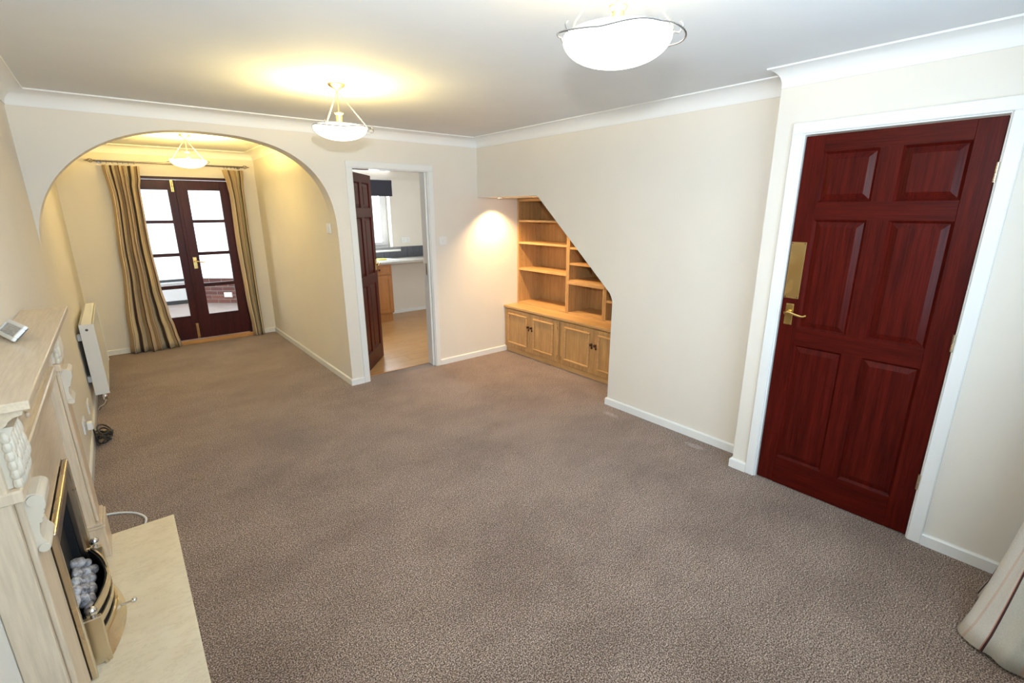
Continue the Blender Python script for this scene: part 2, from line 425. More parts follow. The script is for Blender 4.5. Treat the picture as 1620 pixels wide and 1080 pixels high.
# front wall behind the camera with its window
WX0, WX1, WZ0, WZ1 = 0.45, 2.65, 0.80, 2.05
poly_o = [(-0.1, 0), (XD+0.184, 0), (XD+0.184, H), (-0.1, H)]
bm = B()
box(bm, -0.1, WX0, -0.1, 0, 0, H); box(bm, WX1, XD+0.184, -0.1, 0, 0, H); box(bm, WX0, WX1, -0.1, 0, 0, WZ0); box(bm, WX0, WX1, -0.1, 0, WZ1, H)
struct(obj('wall_front', bm, 'cream_wall'), 'cream wall around the front window')
w1 = empty('window_1', (0, 0, 0)); struct(w1, 'white framed front window')
bm = B()
for (a, b, c, d) in ((WX0, WX1, WZ0, WZ0+0.05), (WX0, WX1, WZ1-0.05, WZ1), (WX0, WX0+0.05, WZ0, WZ1), (WX1-0.05, WX1, WZ0, WZ1)):
    box(bm, a, b, -0.085, -0.045, c, d)
obj('window_frame', bm, 'upvc_white', w1)
obj('mullion', bx(1.52, 1.58, -0.085, -0.045, WZ0+0.05, WZ1-0.05), 'upvc_white', w1)
for a, b in ((WX0+0.05, 1.52), (1.58, WX1-0.05)):
    obj('pane', bx(a, b, -0.068, -0.062, WZ0+0.05, WZ1-0.05), 'window_glass', w1)

# ------------------------------------------------------------------ coving, baseboards, architraves
cove = [(0.0, HC-0.012), (0.006, HC-0.012), (0.006, HC)]
for k in range(0, 9):
    a = PI/2*k/8
    cove.append((0.006+(CV-0.012)*(1-math.cos(a)), HC+(H-0.008-HC)*math.sin(a)))
cove += [(CV, H-0.008), (CV, H), (0, H)]
def trim(name, path, label, **kw):
    o = obj(name, sweep_plan(path, cove, **kw), 'cove_white', smooth=True); struct(o, label); return o
trim('trim_1', [(XR, YD1+0.0), (XR, YA), (0, YA), (0, 0), (XD, 0), (XD, YD1-0.004)], 'white plaster coving round the living-room ceiling', skew_end=0.45)
trim('trim_2', [(0, YA+T), (X1, YA+T), (X1, YF), (0, YF)], 'white plaster coving round the dining-room ceiling', closed=True)
ZB = 0.062
base = [(0, 0), (0.0145, 0), (0.0145, ZB-0.008), (0.010, ZB-0.001), (0.0, ZB)]
def board(name, path, label): struct(obj(name, sweep_plan(path, base), 'gloss_white'), label)
board('baseboard_door', [(0.0, 0), (XD, 0), (XD, DR-0.062)], 'white baseboard between front wall and hall door')
board('baseboard_right', [(XD, DL+0.062), (XD, YD1), (XR, YD1), (XR, YAL), (XR+0.06, YAL)], 'white baseboard along the right wall')
board('baseboard_arch', [(3.812, YA), (DK1+0.062, YA)], 'white baseboard between kitchen doorway and oak cabinet')
board('baseboard_dining', [(DK0-0.062, YA), (X1, YA), (X1, YF), (FX1, YF)], 'white baseboard round the archway pier')
board('baseboard_left', [(FX0, YF), (0, YF), (0, 3.215)], 'white baseboard under the radiator')
board('baseboard_left_near', [(0, 1.76), (0, 0)], 'white baseboard before the fireplace')

def architrave(name, axis, plane, a0, a1, top, w, out, depth0, depth1, label, base_z=0.0):
    """door lining and architrave: opening a0..a1 on the plane; out is the direction (+-1) the face looks"""
    prof_t = 0.016
    e = empty(name, (0, 0, 0)); struct(e, label)
    def put(nm, u0, u1, z0, z1, d0, d1, bev=0.004):
        lo, hi = min(d0, d1), max(d0, d1)
        if axis == 'x': bm = bx(lo, hi, u0, u1, z0, z1, bev)
        else: bm = bx(u0, u1, lo, hi, z0, z1, bev)
        obj(nm, bm, 'gloss_white', e)
    p0, p1 = plane, plane+out*prof_t
    put('side_board', a0-w, a0-0.006, base_z, top+0.006, p0, p1); put('side_board', a1+0.006, a1+w, base_z, top+0.006, p0, p1)
    put('head_board', a0-w, a1+w, top+0.006, top+w, p0, p1)
    put('jamb', a0-0.012, a0, base_z, top, depth0, depth1, 0.001); put('jamb', a1, a1+0.012, base_z, top, depth0, depth1, 0.001)
    put('head_jamb', a0-0.012, a1+0.012, top, top+0.012, depth0, depth1, 0.001)
    return e
architrave('trim_3', 'x', XD, DR, DL, DT, 0.062, -1, XD-0.002, XD+0.12, 'white architrave round the mahogany hall door')
ak = architrave('trim_4', 'y', YA, DK0, DK1, DKT-0.002, 0.062, -1, YA-0.002, YA+T+0.002, 'white architrave round the kitchen doorway')
obj('door_stop', bx(DK1-0.014, DK1, YA+0.03, YA+0.062, 0, DKT-0.002, 0.001), 'gloss_white', ak)
obj('strike_plate', bx(DK1-0.0135, DK1-0.0005, YA+0.068, YA+0.092, 0.98, 1.10), 'pale_brass', ak)

# ------------------------------------------------------------------ six-panel mahogany doors
def panel_door(name, w, h, label, loc, rz, handed=1, plate=True):
    """leaf in its own frame: width along +X from the hinge, face looks to -Y, thickness to +Y"""
    e = empty(name, loc, rz); struct(e, label)
    t = 0.040
    st = 0.093*w/0.752; ms = 0.088*w/0.752; cw = (w-2*st-ms)/2
    cols = [(st, st+cw), (st+cw+ms, w-st)]
    k = h/1.985
    rows = [(0.170*k, 0.876*k), (0.973*k, 1.566*k), (1.654*k, 1.903*k)]
    bm = B(); box(bm, 0, st, 0, t, 0, h, 0.002); box(bm, w-st, w, 0, t, 0, h, 0.002)
    obj('stile', bm, 'mahogany', e)
    bm = B()
    for z0, z1 in rows: box(bm, cols[0][1], cols[1][0], 0.0005, t-0.0005, z0, z1)
    obj('muntin', bm, 'mahogany', e)
    zz = [(0, rows[0][0]), (rows[0][1], rows[1][0]), (rows[1][1], rows[2][0]), (rows[2][1], h)]
    for z0, z1 in zz:
        obj('rail', bx(st, w-st, 0.0003, t-0.0003, z0, z1), 'mahogany_flat_x', e)
    for z0, z1 in rows:
        for x0, x1 in cols:
            bm = B(); m1, m2 = 0.012, 0.040
            for sgn, y0, yf in ((1, 0.0, 0.004), (-1, t, t-0.004)):
                L = [[(x0, z0), (x1, z0), (x1, z1), (x0, z1)]]
                def ins(d): return [(x0+d, z0+d), (x1-d, z0+d), (x1-d, z1-d), (x0+d, z1-d)]
                rings = []
                for d, dep in ((0, 0.0005), (m1, 0.013), (m1+0.001, 0.013), (m2, 0.004)):
                    rings.append([bm.verts.new((px, y0+sgn*dep, pz)) for px, pz in ins(d)])
                for a, b in zip(rings, rings[1:]):
                    for q in range(4): bm.faces.new((a[q], a[(q+1) % 4], b[(q+1) % 4], b[q]))
                bm.faces.new(rings[-1])
            obj('panel', bm, 'mahogany', e)
    return e, t
wood('mahogany_flat_x', (0.024, 0.0019, 0.0014), (0.110, 0.0078, 0.0040), (1.3, 34, 34), 0.30, 0.0, spec=0.12)

def lever(parent, x, z, dirx, plate_h=0.125, mat='brass', y=0.0):
    p = obj('handle_plate', bx(x-0.021, x+0.021, y-0.006, y, z-plate_h*0.62, z+plate_h*0.38, 0.002), mat, parent)
    bm = B()
    lathe(bm, [(0.012, 0), (0.013, -0.004), (0.009, -0.012), (0.008, -0.045), (0.010, -0.050)], (x, y-0.005, z), 14, 'y')
    pts = smooth_path([(x, y-0.047, z), (x+dirx*0.02, y-0.050, z+0.004), (x+dirx*0.05, y-0.050, z-0.004), (x+dirx*0.085, y-0.049, z-0.010), (x+dirx*0.105, y-0.048, z-0.002)], 6)
    tube(bm, pts, [0.0085]*8+[0.007]*9+[0.006]*8, 10)
    obj('lever', bm, mat, p, smooth=True)
    for sx in (-1, 1):
        for sz in (z-plate_h*0.62+0.008, z+plate_h*0.38-0.008):
            obj('screw', lathe(B(), [(0.0035, 0), (0.0035, -0.0015), (0.0012, -0.002)], (x+sx*0.014, y-0.006, sz), 8, 'y'), mat, p)
    return p

# hall door: hinge at the near side, face to the room (-X)
e, t = panel_door('door_1', DL-DR-0.008, 1.985, 'six-panel mahogany hall door with brass push plate', (XD+0.012, DR+0.004, 0.006), PI/2)
# in door frame: local X -> world +Y ; local -Y -> world +X ... flip so the face looks into the room
e.rotation_euler = (0, 0, -PI/2); e.location = (XD+0.012, DL-0.004, 0.006)
wd = DL-DR-0.008
# local x runs from the latch side (0) to the hinge side (wd); local -y looks to -X of the room
pp = obj('push_plate', bx(0.004, 0.080, -0.003, 0, 1.136, 1.446, 0.001), 'aged_brass', e)
for sx in (0.011, 0.073):
    for sz in (1.143, 1.439):
        obj('screw', lathe(B(), [(0.003, 0), (0.003, -0.001), (0.001, -0.0015)], (sx, -0.003, sz), 8, 'y'), 'dark_knob', pp)
lever(e, 0.044, 1.060, 1, 0.12)
for z in (1.765, 1.025, 0.31):
    h_ = obj('hinge', lathe(B(), [(0.004, -0.042), (0.0075, -0.040), (0.0075, -0.0015), (0.006, 0.0), (0.0075, 0.0015), (0.0075, 0.040), (0.004, 0.042)], (wd+0.003, -0.009, z), 10), 'pale_brass', e, smooth=True)
# kitchen door, standing open into the kitchen
ang = math.atan2(5.282-4.773, 2.531-2.109)
e2, t = panel_door('door_2', 0.705, 1.965, 'six-panel mahogany door standing open into the kitchen', (DK0+0.014, YA+T+0.004, 0.010), ang)
lever(e2, 0.705-0.05, 1.06, -1, 0.12)
for z in (1.75, 0.22):
    obj('hinge', lathe(B(), [(0.005, -0.04), (0.006, -0.038), (0.006, 0.038), (0.005, 0.04)], (0.0, -0.004, z), 10), 'pale_brass', e2, smooth=True)

# ------------------------------------------------------------------ French doors
fr = empty('trim_5', (0, 0, 0)); struct(fr, 'dark mahogany frame of the French doors')
y0, y1 = YF-0.004, YF+0.085
obj('head', bx(FX0, FX1, y0, y1, 1.985, FT), 'dark_frame', fr)
for a, b in ((FX0, FX0+0.028), (FX1-0.028, FX1)): obj('jamb', bx(a, b, y0, y1, 0.045, 1.985), 'dark_frame', fr)
th = obj('threshold', bx(FX0-0.0, FX1+0.0, YF-0.045, YF+0.09, 0.0, 0.045, 0.006, 2), 'sill_oak', None); struct(th, 'oak threshold under the French doors'); th.name = 'trim_6'
def french_leaf(name, xa, xb, pa, pb, label):
    e = empty(name, (0, 0, 0)); struct(e, label)
    ya, yb = YF+0.008, YF+0.052
    obj('stile', bx(xa, pa, ya, yb, 0.052, 1.980, 0.002), 'dark_frame', e); obj('stile', bx(pb, xb, ya, yb, 0.052, 1.980, 0.002), 'dark_frame', e)
    obj('rail', bx(pa, pb, ya+0.0005, yb-0.0005, 1.866, 1.980), 'dark_frame', e); obj('rail', bx(pa, pb, ya+0.0005, yb-0.0005, 0.052, 0.352), 'dark_frame', e)
    zs = [0.352, 0.702, 0.745, 1.094, 1.132, 1.484, 1.520, 1.866]
    for i in (1, 3, 5): obj('glazing_bar', bx(pa, pb, ya+0.002, yb-0.002, zs[i], zs[i+1], 0.002), 'dark_frame', e)
    for i in (0, 2, 4, 6): obj('pane', bx(pa, pb, ya+0.019, ya+0.025, zs[i], zs[i+1]), 'window_glass', e)
    return e
fl = french_leaf('door_3', 0.530, 1.052, 0.630, 0.960, 'left leaf of the glazed French doors')
frr = french_leaf('door_4', 1.055, 1.596, 1.160, 1.497, 'right leaf of the glazed French doors, with brass lever')
obj('meeting_bead', bx(1.036, 1.072, YF-0.004, YF+0.008, 0.055, 1.975, 0.003), 'dark_frame', frr)
lever(frr, 1.108, 1.020, 1, 0.14, 'brass', YF+0.008)
for z0, z1, m in ((1.845, 1.978, 'brass'), (0.055, 0.25, 'aged_brass')):
    b_ = obj('flush_bolt', bx(0.996, 1.024, YF+0.002, YF+0.008, z0, z1, 0.002), m, fl)
    bm = B(); tube(bm, [(1.010, YF-0.004, z0+0.004), (1.010, YF-0.004, z1-0.004)], 0.006, 8)
    sphere(bm, (1.010, YF-0.014, (z0+z1)/2), 0.009, 8)
    obj('bolt_rod', bm, m, b_, smooth=True)

# ------------------------------------------------------------------ conservatory beyond the French doors
struct(obj('floor_conservatory', bx(-1.6, 3.6, YF+0.09, 11.6, -0.06, 0.0), 'conservatory_floor'), 'pale tiled floor of the conservatory')
dwl = empty('wall_dwarf', (0, 0, 0)); struct(dwl, 'low white panelled wall of the conservatory')
obj('panel', bx(-1.5, 1.42, 10.70, 10.80, 0.055, 0.385), 'upvc_white', dwl)
obj('skirting', bx(-1.5, 1.42, 10.690, 10.80, 0.0, 0.065), 'grey_strip', dwl)
obj('sill', bx(-1.5, 1.42, 10.64, 10.80, 0.385, 0.405), 'upvc_white', dwl)
obj('glazing_seal', bx(-1.5, 1.42, 10.70, 10.78, 0.405, 0.445), 'grey_strip', dwl)
# facetted brick side
p0, p1 = Vector((1.50, 10.50)), Vector((2.35, 9.77))
d = (p1-p0); L = d.length; ra = math.atan2(d.y, d.x)
bw = empty('wall_brick', (p0.x, p0.y, 0), ra); struct(bw, 'low red brick wall of the conservatory')
obj('mortar_bed', bx(0, L, -0.0, 0.09, 0, 0.455), 'mortar', bw)
meshes = []
for k in range(3):
    bm = bx(0, 0.213, -0.007, 0.03, 0, 0.063, 0.003); bmesh.ops.recalc_face_normals(bm, faces=bm.faces[:])
    me = bpy.data.meshes.new('brick'); bm.to_mesh(me); bm.free(); me.materials.append(MATS['brick_%s' % 'abc'[k]]); meshes.append(me)
for r in range(6):
    x = -0.11 if r % 2 else 0.0
    while x < L-0.02:
        a, b = max(x, 0), min(x+0.213, L)
        if b-a > 0.04:
            bk = bpy.data.objects.new('brick', random.choice(meshes)); COL.objects.link(bk); bk.parent = bw
            bk.location = (a, random.uniform(-0.001, 0.001), 0.006+r*0.075); bk.scale = ((b-a)/0.213, 1, 1)
        x += 0.225
obj('coping', bx(-0.02, L, -0.03, 0.10, 0.455, 0.480), 'upvc_white', bw)
sk = obj('wall_socket', bx(0.36, 0.506, -0.030, -0.008, 0.112, 0.200, 0.003), 'plastic_white', None)
sk.matrix_world = Matrix.Translation((p0.x, p0.y, 0)) @ Matrix.Rotation(ra, 4, 'Z')
tag(sk, 'white double socket on the conservatory brick wall', 'socket')
cf = empty('window_3', (0, 0, 0)); struct(cf, 'white framed conservatory glazing')
def post(x, y, r=0.028): obj('post', bx(x-r, x+r, y-r, y+r, 0.0, 2.05), 'upvc_white', cf)
post(1.470, 10.60, 0.034); post(0.0, 10.74); post(-1.4, 10.74); post(2.38, 9.74)
obj('head_beam', bx(-1.5, 1.5, 10.70, 10.78, 2.05, 2.12), 'upvc_white', cf)
for a, b in ((-1.372, -0.028), (0.028, 1.436)):
    obj('pane', bx(a, b, 10.735, 10.741, 0.445, 2.05), 'window_glass', cf)
# polycarbonate roof with glazing bars
rb = empty('roof', (0, 0, 0)); struct(rb, 'ribbed translucent conservatory roof'); rb.name = 'ceiling_conservatory'
def roof_pt(x, y): return 2.50-(y-YF-0.1)*0.115
for k in range(8):
    xa = -1.5+k*0.5
    bm = B(); ya, yb = YF+0.12, 10.78
    vs = [bm.verts.new(p) for p in ((xa, ya, roof_pt(0, ya)), (xa+0.5, ya, roof_pt(0, ya)), (xa+0.5, yb, roof_pt(0, yb)), (xa, yb, roof_pt(0, yb)))]
    f = bm.faces.new(vs); bmesh.ops.solidify(bm, geom=[f], thickness=0.016)
    obj('roof_panel', bm, 'polycarbonate', rb)
    bm = B(); tube(bm, [(xa, ya, roof_pt(0, ya)-0.02), (xa, yb, roof_pt(0, yb)-0.02)], 0.018, 6); obj('rafter', bm, 'upvc_white', rb)

# ------------------------------------------------------------------ kitchen
KX1 = 4.9
kf = empty('floor_kitchen', (0, 0, 0)); struct(kf, 'pale oak laminate floor of the kitchen')
obj('underlay', bx(X1+0.06, KX1, YA+T+0.02, YF, -0.05, -0.010), 'laminate_b', kf)
lam = []
for k in range(2):
    bm = bx(0, 1.197, 0, 0.1895, -0.010, 0.002, 0.001); bmesh.ops.recalc_face_normals(bm, faces=bm.faces[:])
    me = bpy.data.meshes.new('floor_board'); bm.to_mesh(me); bm.free(); me.materials.append(MATS[('laminate', 'laminate_b')[k]]); lam.append(me)
y = YA+T+0.022; r = 0
while y < YF-0.02:
    x = X1+0.06-(r*0.43 % 1.2)
    while x < KX1:
        a, b = max(x, X1+0.06), min(x+1.197, KX1)
        if b-a > 0.05:
            pb = bpy.data.objects.new('floor_board', random.choice(lam)); COL.objects.link(pb); pb.parent = kf
            pb.location = (a, y, 0); pb.scale = ((b-a)/1.197, min(1, (YF-y)/0.19), 1)
        x += 1.2
    y += 0.1915; r += 1
struct(obj('trim_7', bx(DK0, DK1, YA+T-0.012, YA+T+0.024, 0.0, 0.006, 0.002), 'sill_oak'), 'thin threshold bar in the kitchen doorway')
struct(obj('ceiling_kitchen', bx(X1+0.06, KX1+0.1, YA+T, YF+0.1, H-0.02, H+0.06), 'ceiling_white'), 'white kitchen ceiling')
struct(obj('wall_kitchen_right', bx(KX1, KX1+0.1, YA+T, YF+0.1, 0, H), 'cream_wall'), 'cream right wall of the kitchen')
struct(obj('wall_kitchen_left', bx(X1+0.06, X1+0.08, YA+T, YF, 0, H), 'cream_wall'), 'cream left wall of the kitchen')
KW0, KW1, KZ0, KZ1 = 2.45, 3.76, 1.03, 2.07
poly = [(X1+0.05, 0), (KX1, 0), (KX1, H), (X1+0.05, H)]
bm = B(); box(bm, X1+0.05, KW0, YF, YF+0.22, 0, H); box(bm, KW1, KX1, YF, YF+0.22, 0, H); box(bm, KW0, KW1, YF, YF+0.22, 0, KZ0); box(bm, KW0, KW1, YF, YF+0.22, KZ1, H)
struct(obj('wall_kitchen_far', bm, 'cream_wall'), 'cream kitchen wall around the window')
kw = empty('window_2', (0, 0, 0)); struct(kw, 'white framed kitchen window')
bm = B(); fy0, fy1 = YF+0.13, YF+0.19
for a, b, c, d_ in ((KW0, KW1, KZ0, KZ0+0.06), (KW0, KW1, KZ1-0.06, KZ1), (KW0, KW0+0.06, KZ0+0.06, KZ1-0.06), (KW1-0.06, KW1, KZ0+0.06, KZ1-0.06)): box(bm, a, b, fy0, fy1, c, d_, 0.004)
obj('window_frame', bm, 'upvc_white', kw)
bm = B()
for a, b, c, d_ in ((3.14, 3.70, KZ0+0.06, KZ0+0.115), (3.14, 3.70, KZ1-0.115, KZ1-0.06), (3.14, 3.195, KZ0+0.115, KZ1-0.115), (3.645, 3.70, KZ0+0.115, KZ1-0.115)): box(bm, a, b, fy0-0.012, fy1-0.012, c, d_, 0.004)
obj('casement', bm, 'upvc_white', kw)
obj('pane', bx(3.195, 3.645, fy0+0.02, fy0+0.026, KZ0+0.115, KZ1-0.115), 'window_glass', kw)
obj('pane', bx(KW0+0.06, 3.14, fy0+0.02, fy0+0.026, KZ0+0.06, KZ1-0.06), 'window_glass', kw)
obj('window_sill', bx(KW0-0.06, KW1+0.115, YF-0.045, fy0, KZ0-0.028, KZ0, 0.004), 'gloss_white', kw)
bl = empty('roller_blind', (0, 0, 0), label='black roller blind rolled half down over the kitchen window', cat='blind')
obj('fabric', bx(KW0-0.03, 3.785, YF-0.052, YF-0.049, 1.84, 2.04), 'blind_black', bl)
obj('roller', lathe(B(), [(0.022, KW0-0.03), (0.022, 3.787)], (0, YF-0.035, 2.045), 14, 'x'), 'blind_black', bl, smooth=True)
obj('bottom_bar', bx(KW0-0.03, 3.785, YF-0.055, YF-0.046, 1.832, 1.845, 0.002), 'blind_black', bl)
for x in (KW0-0.034, 3.789): obj('bracket', bx(x-0.003, x+0.003, YF-0.06, YF, 2.02, 2.07), 'plastic_white', bl)
kt = empty('strip_light', (0, 0, 0), label='white fluorescent strip light above the kitchen window', cat='light')
obj('housing', bx(3.0, 3.80, YF-0.06, YF, 2.235, 2.27, 0.004), 'plastic_white', kt)
obj('diffuser', bx(3.02, 3.78, YF-0.075, YF-0.004, 2.185, 2.235, 0.012, 2), 'tube_light', kt)
# backsplash tiles, one row
bs = empty('tile_backsplash', (0, 0, 0)); struct(bs, 'slate grey tiled splashback behind the kitchen worktop')
bs.name = 'trim_8'
obj('grout_bed', bx(2.4, KX1, YF-0.006, YF, 0.90, 1.068), 'grout', bs)
bm = bx(0, 0.097, -0.011, 0, 0, 0.165, 0.0015); bmesh.ops.recalc_face_normals(bm, faces=bm.faces[:])
me = bpy.data.meshes.new('tile'); bm.to_mesh(me); bm.free(); me.materials.append(MATS['slate_tile'])
for k in range(25):
    tl = bpy.data.objects.new('tile', me); COL.objects.link(tl); tl.parent = bs; tl.location = (2.4+k*0.1, YF, 0.901)
    if 2.4+k*0.1 < 3.86: tl.scale = (1, 1, 0.55)
wt = obj('kitchen_worktop', bx(2.35, KX1, 6.845, YF-0.012, 0.865, 0.900, 0.008, 2), 'worktop_grey')
tag(wt, 'speckled grey kitchen worktop under the window', 'worktop')
sn = empty('kitchen_sink', (0, 0, 0), label='white inset sink and drainer on the kitchen worktop', cat='sink')
bm = B(); box(bm, 2.75, 3.66, 6.93, 7.34, 0.900, 0.908, 0.004); obj('rim', bm, 'sink_white', sn)
bm = B()
for k in range(6): box(bm, 3.25, 3.60, 6.98+k*0.055, 7.0+k*0.055, 0.908, 0.913, 0.002)
obj('drainer_rib', bm, 'sink_white', sn)
bm = B(); tube(bm, smooth_path([(2.95, 7.28, 0.908), (2.95, 7.28, 1.05), (2.95, 7.22, 1.12), (2.95, 7.12, 1.09)], 5), 0.011, 8); obj('tap', bm, 'chrome', sn, smooth=True)
sp_ = obj('sponge_cloth', bx(3.34, 3.47, 7.02, 7.12, 0.914, 0.934, 0.008, 2), 'yellow_cloth'); tag(sp_, 'folded yellow cloth lying on the kitchen drainer', 'cloth')
kc = empty('kitchen_base_unit', (0, 0, 0), label='oak kitchen base unit with drawer over door', cat='cabinet')
obj('carcass', bx(2.35, 3.478, 6.92, YF-0.013, 0.13, 0.865), 'kitchen_oak', kc)
obj('plinth', bx(2.35, 3.470, 6.95, 6.97, 0.003, 0.13), 'kitchen_oak', kc)
def shaker(parent, nm, x0, x1, z0, z1, yf, mat):
    """frame and sunk panel front looking to -Y"""
    e = obj(nm, bx(x0, x1, yf+0.006, yf+0.018, z0, z1), mat, parent); f = 0.058 if z1-z0 > 0.3 else 0.03
    bm = B()
    box(bm, x0, x0+f, yf, yf+0.008, z0, z1, 0.002); box(bm, x1-f, x1, yf, yf+0.008, z0, z1, 0.002)
    box(bm, x0+f, x1-f, yf, yf+0.008, z0, z0+f, 0.002); box(bm, x0+f, x1-f, yf, yf+0.008, z1-f, z1, 0.002)
    obj('frame', bm, mat, e)
    return e
for x0, x1 in ((2.39, 3.072), (3.080, 3.474)):
    dd = shaker(kc, 'drawer_front', x0, x1, 0.718, 0.860, 6.900, 'kitchen_oak')
    obj('knob', lathe(B(), [(0.006, 0), (0.006, -0.012), (0.014, -0.018), (0.014, -0.026), (0.006, -0.030)], ((x0+x1)/2, 6.906, 0.787), 12, 'y'), 'dark_knob', dd, smooth=True)
    dd = shaker(kc, 'door', x0, x1, 0.140, 0.702, 6.900, 'kitchen_oak')
struct(obj('baseboard_kitchen', bx(3.48, KX1, YF-0.015, YF, 0.003, 0.06, 0.003), 'gloss_white'), 'white baseboard in the gap beside the kitchen unit')

def socket(name, label, cat, loc, rz, w=0.146, h=0.086, kind='socket'):
    """face looks to -Y before turning"""
    e = empty(name, loc, rz, label, cat)
    obj('face_plate', bx(-w/2, w/2, -0.010, 0, -h/2, h/2, 0.003, 2), 'plastic_white', e)
    if kind == 'socket':
        for sx in (-w/4, w/4):
            obj('rocker', bx(sx-0.007, sx+0.007, -0.0125, -0.009, h/2-0.026, h/2-0.010, 0.001), 'plastic_white', e)
            for dx, dz, ww_, hh in ((0, 0.004, 0.004, 0.008), (-0.011, -0.014, 0.007, 0.004), (0.011, -0.014, 0.007, 0.004)):
                obj('slot', bx(sx+dx-ww_/2, sx+dx+ww_/2, -0.0106, -0.0096, dz-hh/2, dz+hh/2), 'grey_rubber', e)
    else:
        n = max(1, round(w/0.06)) if kind == 'switch2' else 1
        for k in range(n):
            cx = (k-(n-1)/2)*0.028
            obj('rocker', bx(cx-0.008, cx+0.008, -0.0145, -0.009, -0.014, 0.014, 0.002), 'plastic_white', e)
    return e
socket('wall_socket', 'white double socket above the kitchen tiles', 'socket', (3.985, YF, 1.166), 0)
socket('light_switch', 'white light switch right of the kitchen doorway', 'switch', (2.985, YA, 1.322), 0, 0.088, 0.088, 'switch2')
socket('light_switch', 'white light switch on the side of the archway pier', 'switch', (X1, 4.835, 1.470), -PI/2, 0.088, 0.088, 'switch')
socket('wall_socket', 'white double socket on left wall beside the radiator', 'socket', (0, 4.93, 0.205), PI/2)
s2 = socket('wall_socket', 'white double socket with black lead plugged in, near the fireplace', 'socket', (0, 4.36, 0.255), PI/2)

# ------------------------------------------------------------------ oak cabinet and shelves in the alcove
CX = 3.800
for (ya, yb, lab) in ((3.702, 4.616, 'oak two-door base cabinet against the arch wall'), (2.760, 3.698, 'oak two-door base cabinet half hidden by the right wall')):
    e = empty('oak_cabinet', (CX, ya, 0), 0, lab, 'cabinet', 'oak base cabinets in the alcove')
    w = yb-ya
    obj('carcass', bx(0.022, 0.50, 0, w, 0.055, 0.528), 'oak', e)
    obj('plinth', bx(0.014, 0.035, 0, w, 0, 0.055), 'oak_long', e)
    obj('face_frame', bx(0.004, 0.022, 0, w, 0.055, 0.528), 'oak', e)
    mid = w/2
    for side in (0, 1):
        y0, y1 = (0.012, mid-0.0015) if side == 0 else (mid+0.0015, w-0.012)
        dd = obj('door', bx(-0.012, 0.003, y0, y1, 0.066, 0.516, 0.002), 'oak', e)
        # applied rectangular moulding
        m0, m1, q0, q1 = (0.102, mid-0.052, 0.113, 0.474) if side == 0 else (mid+0.052, w-0.074, 0.113, 0.474)
        if ya > 3.5: m0 = 0.088 if side == 0 else m0
        bm = B(); f = 0.022
        for a, b, c, d_ in ((m0, m1, q0, q0+f), (m0, m1, q1-f, q1), (m0, m0+f, q0+f, q1-f), (m1-f, m1, q0+f, q1-f)): box(bm, -0.026, -0.012, a, b, c, d_, 0.007, 2)
        obj('moulding', bm, 'oak_long', dd)
        obj('panel', bx(-0.0155, -0.0115, m0+f, m1-f, q0+f, q1-f), 'oak', dd)
        ky = mid-0.026 if side == 0 else mid+0.026
        kb = obj('knob', lathe(B(), [(0.006, 0), (0.005, -0.010), (0.013, -0.016), (0.014, -0.024), (0.007, -0.030)], (-0.012, ky, 0.362), 12, 'x'), 'dark_knob', dd, smooth=True)
        bm = B(); lathe(bm, [(0.012, 0), (0.012, -0.003), (0.004, -0.006)], (-0.012, ky, 0.328), 12, 'x'); box(bm, -0.0135, -0.012, ky-0.006, ky+0.006, 0.318, 0.372)
        obj('escutcheon', bm, 'dark_knob', dd)
        hy = y0+0.016 if side == 0 else y1-0.016
        for hz in (0.125, 0.455):
            obj('hinge', bx(-0.0155, -0.0118, hy-0.004, hy+0.004, hz-0.028, hz+0.028, 0.001), 'aged_brass', dd)
wt = obj('cabinet_top', bx(CX-0.022, 4.355, 2.758, YA-0.003, 0.530, 0.556, 0.004, 2), 'oak_long')
tag(wt, 'long oak worktop over the alcove cabinets', 'worktop')
BF, BK = 3.985, 4.345
def bookcase(label, ya, yb, z0, z1, shelves, extra=None):
    e = empty('bookcase', (BF, ya, z0), 0, label, 'bookcase'); w, h, d_ = yb-ya, z1-z0, BK-BF; t = 0.022
    obj('side', bx(0, d_, 0, t, 0, h, 0.001), 'oak', e); obj('side', bx(0, d_, w-t, w, 0, h, 0.001), 'oak', e)
    obj('back_panel', bx(d_-0.008, d_, t, w-t, 0, h), 'oak', e)
    obj('top', bx(0, d_-0.008, t, w-t, h-0.03, h), 'oak_long', e)
    obj('bottom', bx(0.004, d_-0.008, t, w-t, 0, 0.018), 'oak_long', e)
    for z in shelves: obj('shelf', bx(0.004, d_-0.008, t, w-t, z-z0-0.022, z-z0, 0.001), 'oak_long', e)
    bm = B()
    for yy in (t+0.0002, w-t-0.0002):
        for xx in (0.05, d_-0.07):
            z = 0.25
            while z < h-0.1:
                s = 0.0008; box(bm, xx-0.003, xx+0.003, yy-s, yy+s, z-0.003, z+0.003); z += 0.064
    obj('shelf_pin_hole', bm, 'dark_knob', e)['kind'] = 'stuff'
    return e
bookcase('tall oak bookcase with three shelves against the arch wall', 3.800, YA-0.004, 0.556, 1.748, [0.972, 1.272, 1.516])
e = bookcase('middle oak bookcase with two shelves over an open cubby', 3.292, 3.798, 0.556, 1.385, [0.918, 1.094, 1.254])
obj('cubby_rail', bx(-0.003, 0.02, 0, 0.506, 0.318, 0.345), 'oak_long', e)
bookcase('lowest oak bookcase with one shelf behind the right wall edge', 2.775, 3.290, 0.556, 0.925, [0.770])
